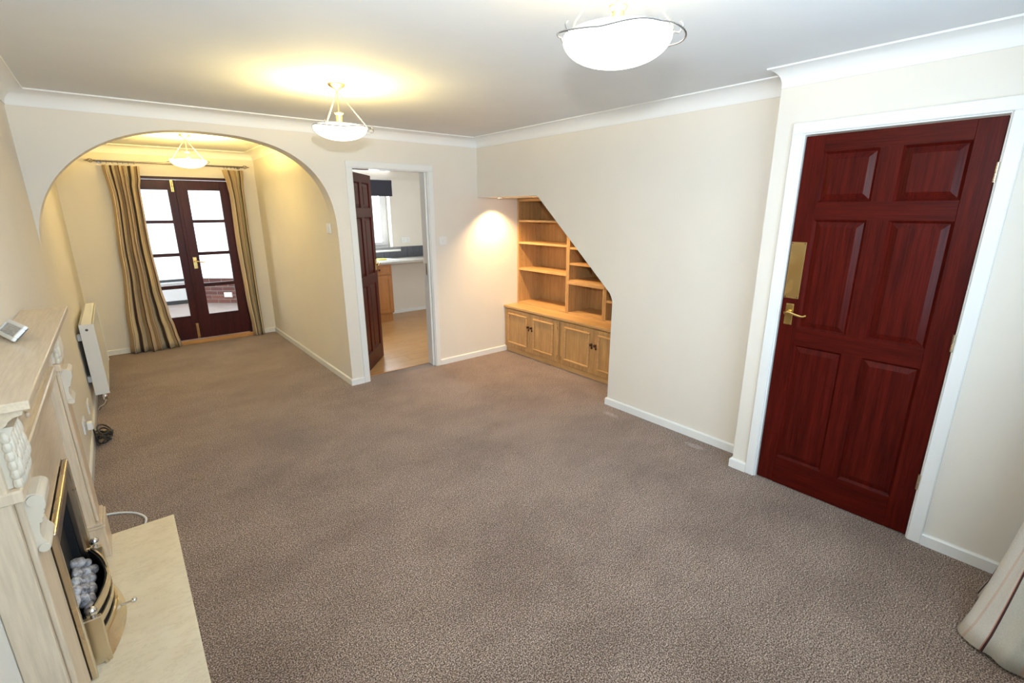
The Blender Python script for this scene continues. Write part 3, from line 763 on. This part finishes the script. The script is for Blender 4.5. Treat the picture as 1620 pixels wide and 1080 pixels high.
# recessed downlights in the alcove soffit
for i, (x, y, lab) in enumerate(((3.600, 4.43, 'small round downlight in alcove soffit, nearer the arch wall'), (3.565, 3.83, 'small round downlight in alcove soffit, above the sloping edge'))):
    e = empty('downlight', (x, y, ZAL), 0, lab, 'light', 'alcove downlights')
    obj('bezel', lathe(B(), [(0.030, 0), (0.040, 0), (0.040, -0.006), (0.034, -0.010), (0.030, -0.006)], (0, 0, 0), 20), 'chrome', e, smooth=True)
    obj('lens', lathe(B(), [(0.029, 0.0), (0.029, -0.004)], (0, 0, 0), 16), 'spot_lens', e)
    l = lamp('downlight_beam', 'SPOT', (x, y, ZAL-0.014), (44, 30)[i], (1.0, 0.68, 0.34), 0.02, ((x+0.10, y+0.04, 0), (x+0.16, y, 0))[i], spot_size=math.radians(118), spot_blend=0.8)

# ------------------------------------------------------------------ pendant lights
def pendant(label, x, y, rot, power, tint):
    e = empty('pendant_light', (x, y, H), rot, label, 'pendant light', 'glass bowl pendant lights')
    zr, zb, R = 2.100-H, 2.028-H, 0.153
    obj('ceiling_rose', lathe(B(), [(0.048, 0), (0.050, -0.004), (0.044, -0.012), (0.024, -0.022), (0.010, -0.032), (0.006, -0.040)], (0, 0, 0), 24), 'satin_gold', e, smooth=True)
    bm = B(); tube(bm, [(0, 0, -0.036), (0, 0, 2.178-H)], 0.004, 8); obj('flex', bm, 'satin_gold', e, smooth=True)
    obj('lamp_holder', lathe(B(), [(0.004, 2.182-H), (0.026, 2.180-H), (0.026, 2.174-H), (0.018, 2.166-H), (0.016, 2.120-H), (0.006, 2.118-H)], (0, 0, 0), 18), 'satin_gold', e, smooth=True)
    prof = []
    for k in range(11):
        t = k/10; prof.append((R*math.sin(t*PI/2)+0.001, zb+(zr-zb)*(1-math.cos(t*PI/2))**1.05))
    prof += [(R-0.001, zr+0.004), (R-0.006, zr+0.002)]
    for k in range(9, -1, -1):
        t = k/10; prof.append(((R-0.006)*math.sin(t*PI/2)+0.001, zb+0.006+(zr-zb-0.004)*(1-math.cos(t*PI/2))**1.05))
    obj('glass_bowl', lathe(B(), prof, (0, 0, 0), 48), 'lit_glass', e, smooth=True)
    pts = []
    for k in range(72):
        a = 2*PI*k/72
        q = math.sin(3*a); rr = R+0.007+0.030*(abs(q)**0.8*(1 if q > 0 else -0.22)); zz = zr-0.008+0.009*math.cos(3*a+0.6)
        pts.append((rr*math.cos(a), rr*math.sin(a), zz))
    bm = B(); tube(bm, pts, 0.0026, 6, True); obj('wire_ring', bm, 'pewter', e, smooth=True)
    for k in range(3):
        a = 2*PI*k/3+0.5
        c, s = math.cos(a), math.sin(a)
        bm = B(); tube(bm, [(0.006*c, 0.006*s, -0.040), (0.012*c, 0.012*s, -0.050), ((R-0.004)*c, (R-0.004)*s, zr+0.018), ((R+0.003)*c, (R+0.003)*s, zr+0.004), ((R+0.001)*c, (R+0.001)*s, zr-0.008)], 0.0023, 6)
        r_ = obj('suspension_rod', bm, 'satin_gold', e, smooth=True)
        bm = B(); tube(bm, smooth_path([((R+0.001)*c, (R+0.001)*s, zr-0.006), ((R+0.02)*c, (R+0.02)*s, zr-0.012), ((R+0.030)*c, (R+0.030)*s, zr+0.004), ((R+0.022)*c, (R+0.022)*s, zr+0.014)], 5), 0.0022, 6)
        obj('hook', bm, 'pewter', r_, smooth=True)
    lamp('pendant_bulb', 'POINT', (x, y, 2.106), power, tint, 0.03)
    return e
pendant('glass bowl pendant nearest the camera, by the hall door', 1.577, 1.301, 0.4, 4.5, (1.0, 0.78, 0.42))
pendant('glass bowl pendant hanging just before the archway', 1.516, 3.300, 1.3, 18, (1.0, 0.76, 0.27))
pendant('glass bowl pendant in the dining room by the French doors', 1.063, 6.100, 2.0, 58, (1.0, 0.70, 0.19))

# ------------------------------------------------------------------ fireplace: hearth, surround, gas fire
hr = obj('hearth', bx(0.001, 0.364, 1.77, 3.215, 0.0, 0.036, 0.004, 2), 'cream_marble'); tag(hr, 'polished cream marble hearth slab on the carpet', 'hearth')
SZ = 0.036
fs = empty('fireplace_surround', (0, 2.49, SZ), 0, 'carved pale wood fireplace surround with mantel shelf', 'fireplace')
def fo(nm, bm, mat='surround_ash', parent=None, smooth=False):
    o = obj(nm, bm, mat, parent or fs, smooth)
    if parent is None:
        o.matrix_parent_inverse = Matrix.Identity(4); o.location = (0, -2.49, -SZ)
    return o
ms = fo('mantel_shelf', bx(0.001, 0.152, 1.772, 3.212, 1.193, 1.215, 0.003, 2), 'surround_ash_long')
prof = [(0.0, 1.155), (0.095, 1.155), (0.103, 1.160), (0.108, 1.168), (0.118, 1.176), (0.134, 1.180), (0.139, 1.193), (0.0, 1.193)]
fo('bed_moulding', prism(prof, 'y', 1.786, 3.198), 'surround_ash_long')
fo('frieze_board', bx(0.001, 0.066, 1.99, 2.99, 0.985, 1.155), 'surround_ash_long')
fo('frieze_rail', bx(0.001, 0.083, 1.985, 2.995, 0.962, 1.000, 0.004), 'surround_ash_long')
fo('header_board', bx(0.001, 0.044, 1.97, 3.01, 0.66, 0.962), 'surround_ash_long')
# swag carving on the frieze
bm = B()
def leaf(bm, c, r, sq): sphere(bm, c, r, 8, sq)
for k in range(15):
    t = (k-7)/7; yy = 2.49+t*0.20; zz = 1.095-0.038*(1-t*t)
    leaf(bm, (0.070, yy, zz), 0.016+0.006*(1-abs(t)), (0.7, 1, 0.9))
for k in range(9):
    a = 2*PI*k/8
    leaf(bm, (0.072, 2.49+0.022*math.cos(a)*(k < 8), 1.09+0.022*math.sin(a)*(k < 8)), 0.012, (0.9, 1, 1))
for s in (-1, 1):
    for k in range(5): leaf(bm, (0.070, 2.49+s*0.215, 1.11-k*0.020), 0.013-0.0012*k, (0.8, 1, 1))
fo('swag_carving', bm, 'surround_ash', smooth=True)
def leg(y0, y1):
    """pilaster leg with carved block, scroll bracket and plinth"""
    yc, w = (y0+y1)/2, y1-y0
    g = fo('leg', bx(0.001, 0.074, y0, y1, SZ, 1.155, 0.002))
    def po(nm, bm, mat='surround_ash', smooth=False): return obj(nm, bm, mat, g, smooth)
    po('pilaster_face', bx(0.074, 0.087, y0+0.022, y1-0.022, 0.22, 0.965, 0.004, 2))
    po('plinth_block', bx(0.001, 0.102, y0-0.006, y1+0.006, SZ, 0.195, 0.003))
    bm = B(); box(bm, 0.001, 0.106, y0-0.008, y1+0.008, 0.195, 0.207, 0.003); box(bm, 0.001, 0.098, y0-0.004, y1+0.004, 0.207, 0.220, 0.003)
    po('plinth_moulding', bm)
    # capital block
    po('capital', bx(0.001, 0.098, y0-0.004, y1+0.004, 0.968, 1.000, 0.004))
    # carved acanthus block above the capital
    pr_ = [(0.07, 1.000), (0.086, 1.002), (0.100, 1.040), (0.104, 1.080), (0.098, 1.120), (0.112, 1.150), (0.07, 1.152)]
    a = po('carved_block', prism(pr_, 'y', y0+0.020, y1-0.020), 'carved_cream')
    bm = B()
    for j in range(5):
        zz = 1.020+j*0.028; n = 4+(j % 2)
        for k in range(n):
            yy = yc+(k-(n-1)/2)*0.030
            sphere(bm, (0.097+0.004*math.sin(j), yy, zz), 0.016, 8, (0.60, 0.62, 1.65))
    for k in range(6):
        zz = 1.01+k*0.023
        for s in (-1, 1): sphere(bm, (0.092, yc+s*(w/2-0.022), zz), 0.012, 8, (0.8, 0.8, 1.4))
    obj('acanthus', bm, 'carved_cream', a, smooth=True)
    # scroll bracket under the capital
    pts = [(0.084, 0.968), (0.112, 0.966), (0.124, 0.950), (0.123, 0.930), (0.114, 0.915), (0.104, 0.890), (0.099, 0.860), (0.102, 0.840), (0.108, 0.828), (0.106, 0.812), (0.096, 0.806), (0.086, 0.812)]
    sb = po('scroll_bracket', prism(pts, 'y', yc-0.052, yc+0.052), 'carved_cream')
    bm = B()
    lathe(bm, [(0.016, -0.056), (0.017, -0.05), (0.017, 0.05), (0.016, 0.056)], (0.108, yc, 0.948), 16, 'y')
    lathe(bm, [(0.011, -0.056), (0.012, -0.05), (0.012, 0.05), (0.011, 0.056)], (0.100, yc, 0.818), 16, 'y')
    for k in range(4):
        zz = 0.935-k*0.011; lathe(bm, [(0.007, -0.050), (0.007, 0.050)], (0.114-k*0.0035, yc, zz-0.01), 10, 'y')
    obj('scroll_roll', bm, 'carved_cream', sb, smooth=True)
    return g
leg(1.786, 1.966); leg(3.014, 3.194)
fo('back_panel', bx(0.001, 0.040, 1.966, 2.235, SZ, 0.66), 'surround_ash')
fo('back_panel', bx(0.001, 0.040, 2.875, 3.014, SZ, 0.66), 'surround_ash')
fo('back_panel', bx(0.001, 0.040, 2.235, 2.875, 0.64, 0.66), 'surround_ash')

gf = empty('gas_fire', (0, 2.555, SZ), 0, 'inset coal-effect gas fire with brass and black front', 'fireplace')
def go(nm, bm, mat, smooth=False, parent=None):
    o = obj(nm, bm, mat, parent or gf, smooth)
    if parent is None: o.location = (0, -2.555, -SZ)
    return o
FY0, FY1, FZ = 2.240, 2.870, 0.632
# outer brass trim
bm = B()
for a, b, c, d_ in ((FY0, FY0+0.020, SZ, FZ), (FY1-0.020, FY1, SZ, FZ), (FY0+0.020, FY1-0.020, FZ-0.020, FZ)): box(bm, 0.040, 0.060, a, b, c, d_, 0.004, 2)
go('trim_frame', bm, 'pale_brass')
bm = B()
for a, b, c, d_ in ((FY0+0.020, FY0+0.10, SZ, FZ-0.02), (FY1-0.10, FY1-0.020, SZ, FZ-0.02), (FY0+0.10, FY1-0.10, FZ-0.10, FZ-0.02)): box(bm, 0.030, 0.046, a, b, c, d_, 0.002)
go('front_plate', bm, 'aged_bronze' if 'aged_bronze' in MATS else 'dark_pole')
# firebox
bm = B(); box(bm, 0.002, 0.006, FY0+0.10, FY1-0.10, SZ, FZ-0.10); box(bm, 0.006, 0.030, FY0+0.096, FY0+0.104, SZ, FZ-0.10); box(bm, 0.006, 0.030, FY1-0.104, FY1-0.096, SZ, FZ-0.10); box(bm, 0.006, 0.030, FY0+0.1, FY1-0.1, FZ-0.106, FZ-0.098)
go('firebox', bm, 'matt_black')
# burner tray and coals
go('burner_tray', bx(0.006, 0.070, FY0+0.13, FY1-0.13, SZ, 0.188), 'matt_black')
for r in range(3):
    for k in range(5):
        c = Vector((0.026+r*0.018, FY0+0.175+k*0.066+(0.03 if r % 2 else 0), 0.200+0.024*(2-r)*0.9+random.uniform(-0.006, 0.006)))
        bm = B(); bmesh.ops.create_icosphere(bm, subdivisions=2, radius=0.027)
        sx, sy, sz = random.uniform(0.7, 0.9), random.uniform(1.0, 1.25), random.uniform(0.75, 1.0)
        for v in bm.verts:
            nrm_ = 1+0.10*math.sin(v.co.x*130+k)+0.10*math.sin(v.co.y*110+r*2)+0.06*math.sin(v.co.z*150)
            v.co = Vector((v.co.x*sx*nrm_, v.co.y*sy*nrm_, v.co.z*sz*nrm_))+c
        go('coal', bm, 'ash_coal', True)
# bowed fret in front
def bow(t): return 0.066+0.058*(1-(2*t-1)**2)
def bow_bar(z0, z1, th=0.006, grow=0.0, ext=0.0):
    bm = B(); N = 20; rows = []
    ya, yb = FY0+0.085, FY1-0.085
    for k in range(N+1):
        t = k/N; x = bow(t)+grow; yy = ya+(yb-ya)*t
        rows.append([bm.verts.new(p) for p in ((x, yy, z0), (x, yy, z1), (x-th, yy, z1), (x-th, yy, z0))])
    for a, b in zip(rows, rows[1:]):
        for q in range(4): bm.faces.new((a[q], a[(q+1) % 4], b[(q+1) % 4], b[q]))
    bm.faces.new(rows[0][::-1]); bm.faces.new(rows[-1]); return bm
go('fret_backing', bow_bar(0.045, 0.235, 0.004, -0.010), 'matt_black', True)
for z0, z1 in ((0.205, 0.240), (0.150, 0.178), (0.095, 0.123)): go('fret_bar', bow_bar(z0, z1), 'pale_brass', True)
# ash pan cover: flared skirt
bm = B(); rows = []
for k in range(21):
    t = k/20; x = bow(t); yy = FY0+0.085+(FY1-FY0-0.17)*t; ym = FY0+0.055+(FY1-FY0-0.11)*t
    rows.append([bm.verts.new(p) for p in ((x+0.004, yy, 0.098), (x+0.022, ym, 0.038), (x+0.015, ym, 0.037), (x-0.004, yy, 0.094))])
for a, b in zip(rows, rows[1:]):
    for q in range(4): bm.faces.new((a[q], a[(q+1) % 4], b[(q+1) % 4], b[q]))
bm.faces.new(rows[0][::-1]); bm.faces.new(rows[-1])
ap = go('ash_pan_cover', bm, 'pale_brass', True)
bm = B(); lathe(bm, [(0.005, 0), (0.004, 0.018), (0.005, 0.034)], (0.136, 2.545, 0.075), 10, 'x'); sphere(bm, (0.176, 2.545, 0.075), 0.011, 12)
go('knob', bm, 'chrome', True, ap)
for yy in (FY0+0.075, FY1-0.075):
    tw = go('side_cheek', bx(0.046, 0.100, yy-0.012, yy+0.012, SZ, 0.230, 0.003), 'pale_brass')
    bm = B(); lathe(bm, [(0.010, 0.230), (0.008, 0.236), (0.006, 0.242)], (0.078, yy, 0), 12); sphere(bm, (0.078, yy, 0.257), 0.017, 14)
    go('finial', bm, 'chrome', True, tw)

# small leaning picture on the mantel
pf = empty('photo_frame', (0.060, 2.475, 1.2165), 0, 'small white framed print lying tilted on the mantel shelf', 'picture frame')
w_, h_, f = 0.200, 0.058, 0.012           # along the lower edge, up the slope, border
uu = Vector((-0.30, 0.954, 0)).normalized(); vv = Vector((0.55, 0.35, 0.62)); vv = (vv-uu*vv.dot(uu)).normalized()
if vv.z < 0: vv = -vv
nn = uu.cross(vv)
if nn.z < 0: nn = -nn
M3 = Matrix((uu, vv, nn)).transposed().to_4x4()
pf.matrix_world = Matrix.Translation((0.060, 2.475, 1.2185)) @ M3
bm = B()
for a, b, c, d_ in ((0, w_, 0, f), (0, w_, h_-f, h_), (0, f, f, h_-f), (w_-f, w_, f, h_-f)): box(bm, a, b, c, d_, 0.0, 0.011, 0.002)
obj('frame', bm, 'plastic_white', pf); obj('print', bx(f, w_-f, f, h_-f, 0.002, 0.007), 'faded_print', pf)
obj('back_board', bx(0.004, w_-0.004, 0.004, h_-0.004, -0.003, 0.002), 'grey_rubber', pf)

# ------------------------------------------------------------------ radiator
rd = empty('radiator', (0, 5.385, 0.145), 0, 'white panel radiator on the left wall beyond the archway', 'radiator')
L = 1.20; hh = 0.60
fp = obj('front_panel', bx(0.108, 0.120, 0.0, L, 0, hh, 0.004, 2), 'radiator_white', rd)
obj('rear_panel', bx(0.032, 0.044, 0.0, L, 0, hh, 0.004, 2), 'radiator_white', rd)
e_ = obj('end_panel', bx(0.030, 0.124, -0.004, 0.000, 0.0, hh, 0.001), 'radiator_white', rd)
obj('end_panel', bx(0.030, 0.124, L, L+0.004, 0.0, hh, 0.001), 'radiator_white', rd)
obj('bleed_hole', lathe(B(), [(0.010, 0), (0.010, -0.003), (0.006, -0.003), (0.005, -0.001)], (0.074, -0.004, hh-0.045), 12, 'y'), 'grey_rubber', e_)
obj('top_grille', bx(0.030, 0.124, 0, L, hh-0.004, hh, 0.001), 'radiator_white', rd)
bm = B()
for k in range(30): box(bm, 0.046, 0.106, 0.04+k*0.038, 0.05+k*0.038, hh, hh+0.0012)
obj('grille_slot', bm, 'radiator_white', rd)
bm = B()
for k in range(40): box(bm, 0.050, 0.104, 0.02+k*0.029, 0.024+k*0.029, 0.03, hh-0.02)
obj('convector_fin', bm, 'radiator_white', rd)
for z in (0.10, 0.46): obj('wall_bracket', bx(0.002, 0.032, 0.06, 0.10, z, z+0.05), 'radiator_white', rd)
bm = B(); tube(bm, smooth_path([(0.085, 0.02, 0.0), (0.090, -0.02, -0.03), (0.088, -0.03, -0.06), (0.070, -0.03, -0.085), (0.045, -0.02, -0.10), (0.030, 0.0, -0.13)], 6), 0.008, 8)
vp = obj('pipe', bm, 'chrome', rd, smooth=True)
obj('valve', lathe(B(), [(0.010, 0.02), (0.016, 0.012), (0.016, -0.02), (0.010, -0.028)], (0.088, -0.022, -0.018), 12), 'chrome', vp, smooth=True)
bm = B(); tube(bm, [(0.075, L-0.02, 0.0), (0.075, L-0.02, -0.145)], 0.0075, 8); obj('pipe', bm, 'gloss_white', rd, smooth=True)

# ------------------------------------------------------------------ leads
cb = empty('power_lead', (0.07, 4.72, 0), 0, 'coiled black power lead on carpet beside left baseboard', 'cable')
pts = []
rc = random.Random(3)
for loop in range(7):
    cx_, cy_, ra_, rb_, ph_ = 0.070+rc.uniform(-0.010, 0.012), 4.685+rc.uniform(-0.03, 0.03), 0.042+rc.uniform(-0.010, 0.006), 0.115+rc.uniform(-0.03, 0.02), rc.uniform(-0.2, 0.2)
    th_ = rc.uniform(0.02, 0.075)
    for k in range(24):
        a_ = 2*PI*k/24
        pts.append((cx_+ra_*math.cos(a_+ph_), cy_+rb_*math.sin(a_), 0.008+loop*0.004+th_*(0.5+0.5*math.cos(a_+ph_+0.6*loop))))
pts = [p for p in smooth_path(pts[::3], 4)]
pts = [(max(p[0], 0.024), p[1], max(p[2], 0.007)) for p in pts]
bm = B(); tube(bm, pts, 0.0055, 6); o = obj('coil', bm, 'black_cable', cb, smooth=True); o.location = (-0.07, -4.72, 0)
bm = B(); tube(bm, smooth_path([(0.040, 4.395, 0.215), (0.040, 4.42, 0.150), (0.035, 4.46, 0.080), (0.040, 4.55, 0.020), pts[0]], 6), 0.0042, 6)
o = obj('lead', bm, 'black_cable', cb, smooth=True); o.location = (-0.07, -4.72, 0)
pg = obj('plug', bx(0.0135, 0.045, 4.372, 4.420, 0.205, 0.258, 0.006, 2), 'plastic_white', cb); pg.location = (-0.07, -4.72, 0); pg['label'] = 'white plug in the wall socket'
wc = obj('white_cable', tube(B(), smooth_path([(0.02, 3.50, 0.006), (0.065, 3.50, 0.006), (0.133, 3.474, 0.006), (0.200, 3.415, 0.006), (0.240, 3.335, 0.006), (0.238, 3.27, 0.006), (0.222, 3.225, 0.006)], 8), 0.0055, 8), 'plastic_white', smooth=True)
tag(wc, 'thin white cable curving on the carpet by the hearth', 'cable')

# ------------------------------------------------------------------ curtains and pole
pz, py = 2.150, YF-0.085
cp = empty('curtain_pole', (1.04, py, pz), 0, 'dark metal curtain pole with cage finials over the French doors', 'curtain pole')
def cpo(nm, bm, mat='dark_pole', smooth=True, parent=None):
    o = obj(nm, bm, mat, parent or cp, smooth); 
    if parent is None: o.location = (-1.04, -py, -pz)
    return o
cpo('pole', tube(B(), [(0.36, py, pz), (1.755, py, pz)], 0.009, 10))
for x, s in ((0.36, -1), (1.755, 1)):
    bm = B(); lathe(bm, [(0.011, 0), (0.011, s*0.010), (0.006, s*0.014)], (x, py, pz), 10, 'x')
    for k in range(5):
        a = 2*PI*k/5
        pp_ = [(x+s*(0.012+0.058*t), py+0.020*math.sin(PI*t)*math.cos(a+2.2*t), pz+0.020*math.sin(PI*t)*math.sin(a+2.2*t)) for t in [q/8 for q in range(9)]]
        tube(bm, pp_, 0.0028, 5)
    lathe(bm, [(0.005, 0), (0.006, s*0.006), (0.002, s*0.026)], (x+s*0.068, py, pz), 8, 'x')
    cpo('finial', bm)
for x in (0.385, 1.735):
    bm = B(); tube(bm, [(x, YF-0.001, pz-0.004), (x, py, pz-0.012)], 0.006, 8); lathe(bm, [(0.020, 0), (0.020, -0.005)], (x, YF-0.0005, pz-0.004), 12, 'y')
    cpo('bracket', bm)
ringm = None
for x in (0.405, 0.45, 0.50, 0.545, 0.59, 0.64, 0.69, 1.565, 1.60, 1.64, 1.68, 1.72):
    pts = [(x, py+0.017*math.cos(2*PI*k/14), pz-0.006+0.017*math.sin(2*PI*k/14)) for k in range(14)]
    cpo('ring', tube(B(), pts, 0.0022, 5, True))

def lerp(a, b, t): return a+(b-a)*t
def pw(tab, t):
    for (t0, v0), (t1, v1) in zip(tab, tab[1:]):
        if t <= t1: 
            s = (t-t0)/(t1-t0) if t1 > t0 else 0
            s = s*s*(3-2*s); return lerp(v0, v1, s)
    return tab[-1][1]
def curtain(name, label, left, right, folds, amp, yc, ztop, mat, seed, hem=None, group=None):
    """hanging cloth; left/right give x of its edges against height fraction (0 floor, 1 top)"""
    def fn(u, v):
        xl, xr_ = pw(left, v), pw(right, v)
        a = pw(amp, v)
        ph = 2*PI*folds*u+seed
        x = lerp(xl, xr_, u)+0.25*a*math.sin(2*ph)
        y = yc+a*math.sin(ph)+0.35*a*math.sin(0.5*ph+1.3+v)-0.004*math.sin(9*v+5*u)
        z = (hem(u) if hem else 0.006)*(1-v)+ztop*v
        return Vector((x, y, z))
    bm = grid_surface(fn, folds*16, 30)
    e = empty(name, (fn(0.5, 0).x, yc, 0), 0, label, 'curtain', group)
    o = obj('cloth', bm, mat, e, True, recalc=True); o.location = (-fn(0.5, 0).x, -yc, 0)
    sm = o.modifiers.new('thickness', 'SOLIDIFY'); sm.thickness = 0.003; sm.offset = 0
    # pleat heading tape
    def fh(u, v):
        p = fn(u, 0.955+0.043*v); p.y += 0.004; return p
    return e
curtain('curtain', 'full striped tan and brown curtain left of the French doors', [(0, 0.290), (0.12, 0.315), (0.5, 0.385), (0.85, 0.43), (1, 0.400)], [(0, 0.800), (0.10, 0.77), (0.20, 0.735), (0.36, 0.700), (0.6, 0.682), (0.88, 0.690), (0.95, 0.715), (1, 0.722)], 6,
        [(0, 0.055), (0.3, 0.052), (0.85, 0.046), (1, 0.040)], YF-0.105, 2.108, 'striped_curtain', 0.4, lambda u: 0.008+0.006*math.sin(9*u))
curtain('curtain', 'narrow striped tan and brown curtain right of the French doors', [(0, 1.628), (0.3, 1.600), (0.6, 1.585), (0.85, 1.590), (0.93, 1.575), (1, 1.545)], [(0, 1.748), (0.3, 1.742), (0.6, 1.745), (0.88, 1.752), (1, 1.775)], 3,
        [(0, 0.036), (0.5, 0.034), (0.88, 0.030), (1, 0.030)], YF-0.100, 2.108, 'striped_curtain', 2.0, lambda u: 0.012+0.006*math.sin(7*u))

# living-room curtain at the right edge (front window)
def rc_fn(u, v):
    # plan curve of the hem, from the door-wall side round to the room side, and of the gathered heading
    hem = smooth_hem[int(u*(len(smooth_hem)-1))]
    top = Vector((3.16-0.46*u, 0.090+0.030*math.sin(2*PI*5*u), 0))
    s = v**0.75
    p = hem.lerp(top, s)
    p.z = lerp(0.012+0.008*math.sin(11*u), 2.10, v)
    return p
smooth_hem = smooth_path([(3.20, 0.20, 0), (3.14, 0.30, 0), (3.02, 0.335, 0), (2.90, 0.310, 0), (2.79, 0.345, 0), (2.700, 0.352, 0), (2.640, 0.300, 0), (2.625, 0.255, 0), (2.600, 0.215, 0), (2.610, 0.15, 0), (2.56, 0.10, 0)], 12)
e = empty('curtain', (2.9, 0.2, 0), 0, 'pale cream curtain with thin dark stripe by the hall door', 'curtain')
o = obj('cloth', grid_surface(rc_fn, len(smooth_hem)-1, 30), 'pale_curtain', e, True); o.location = (-2.9, -0.2, 0)
sm = o.modifiers.new('thickness', 'SOLIDIFY'); sm.thickness = 0.003; sm.offset = 0
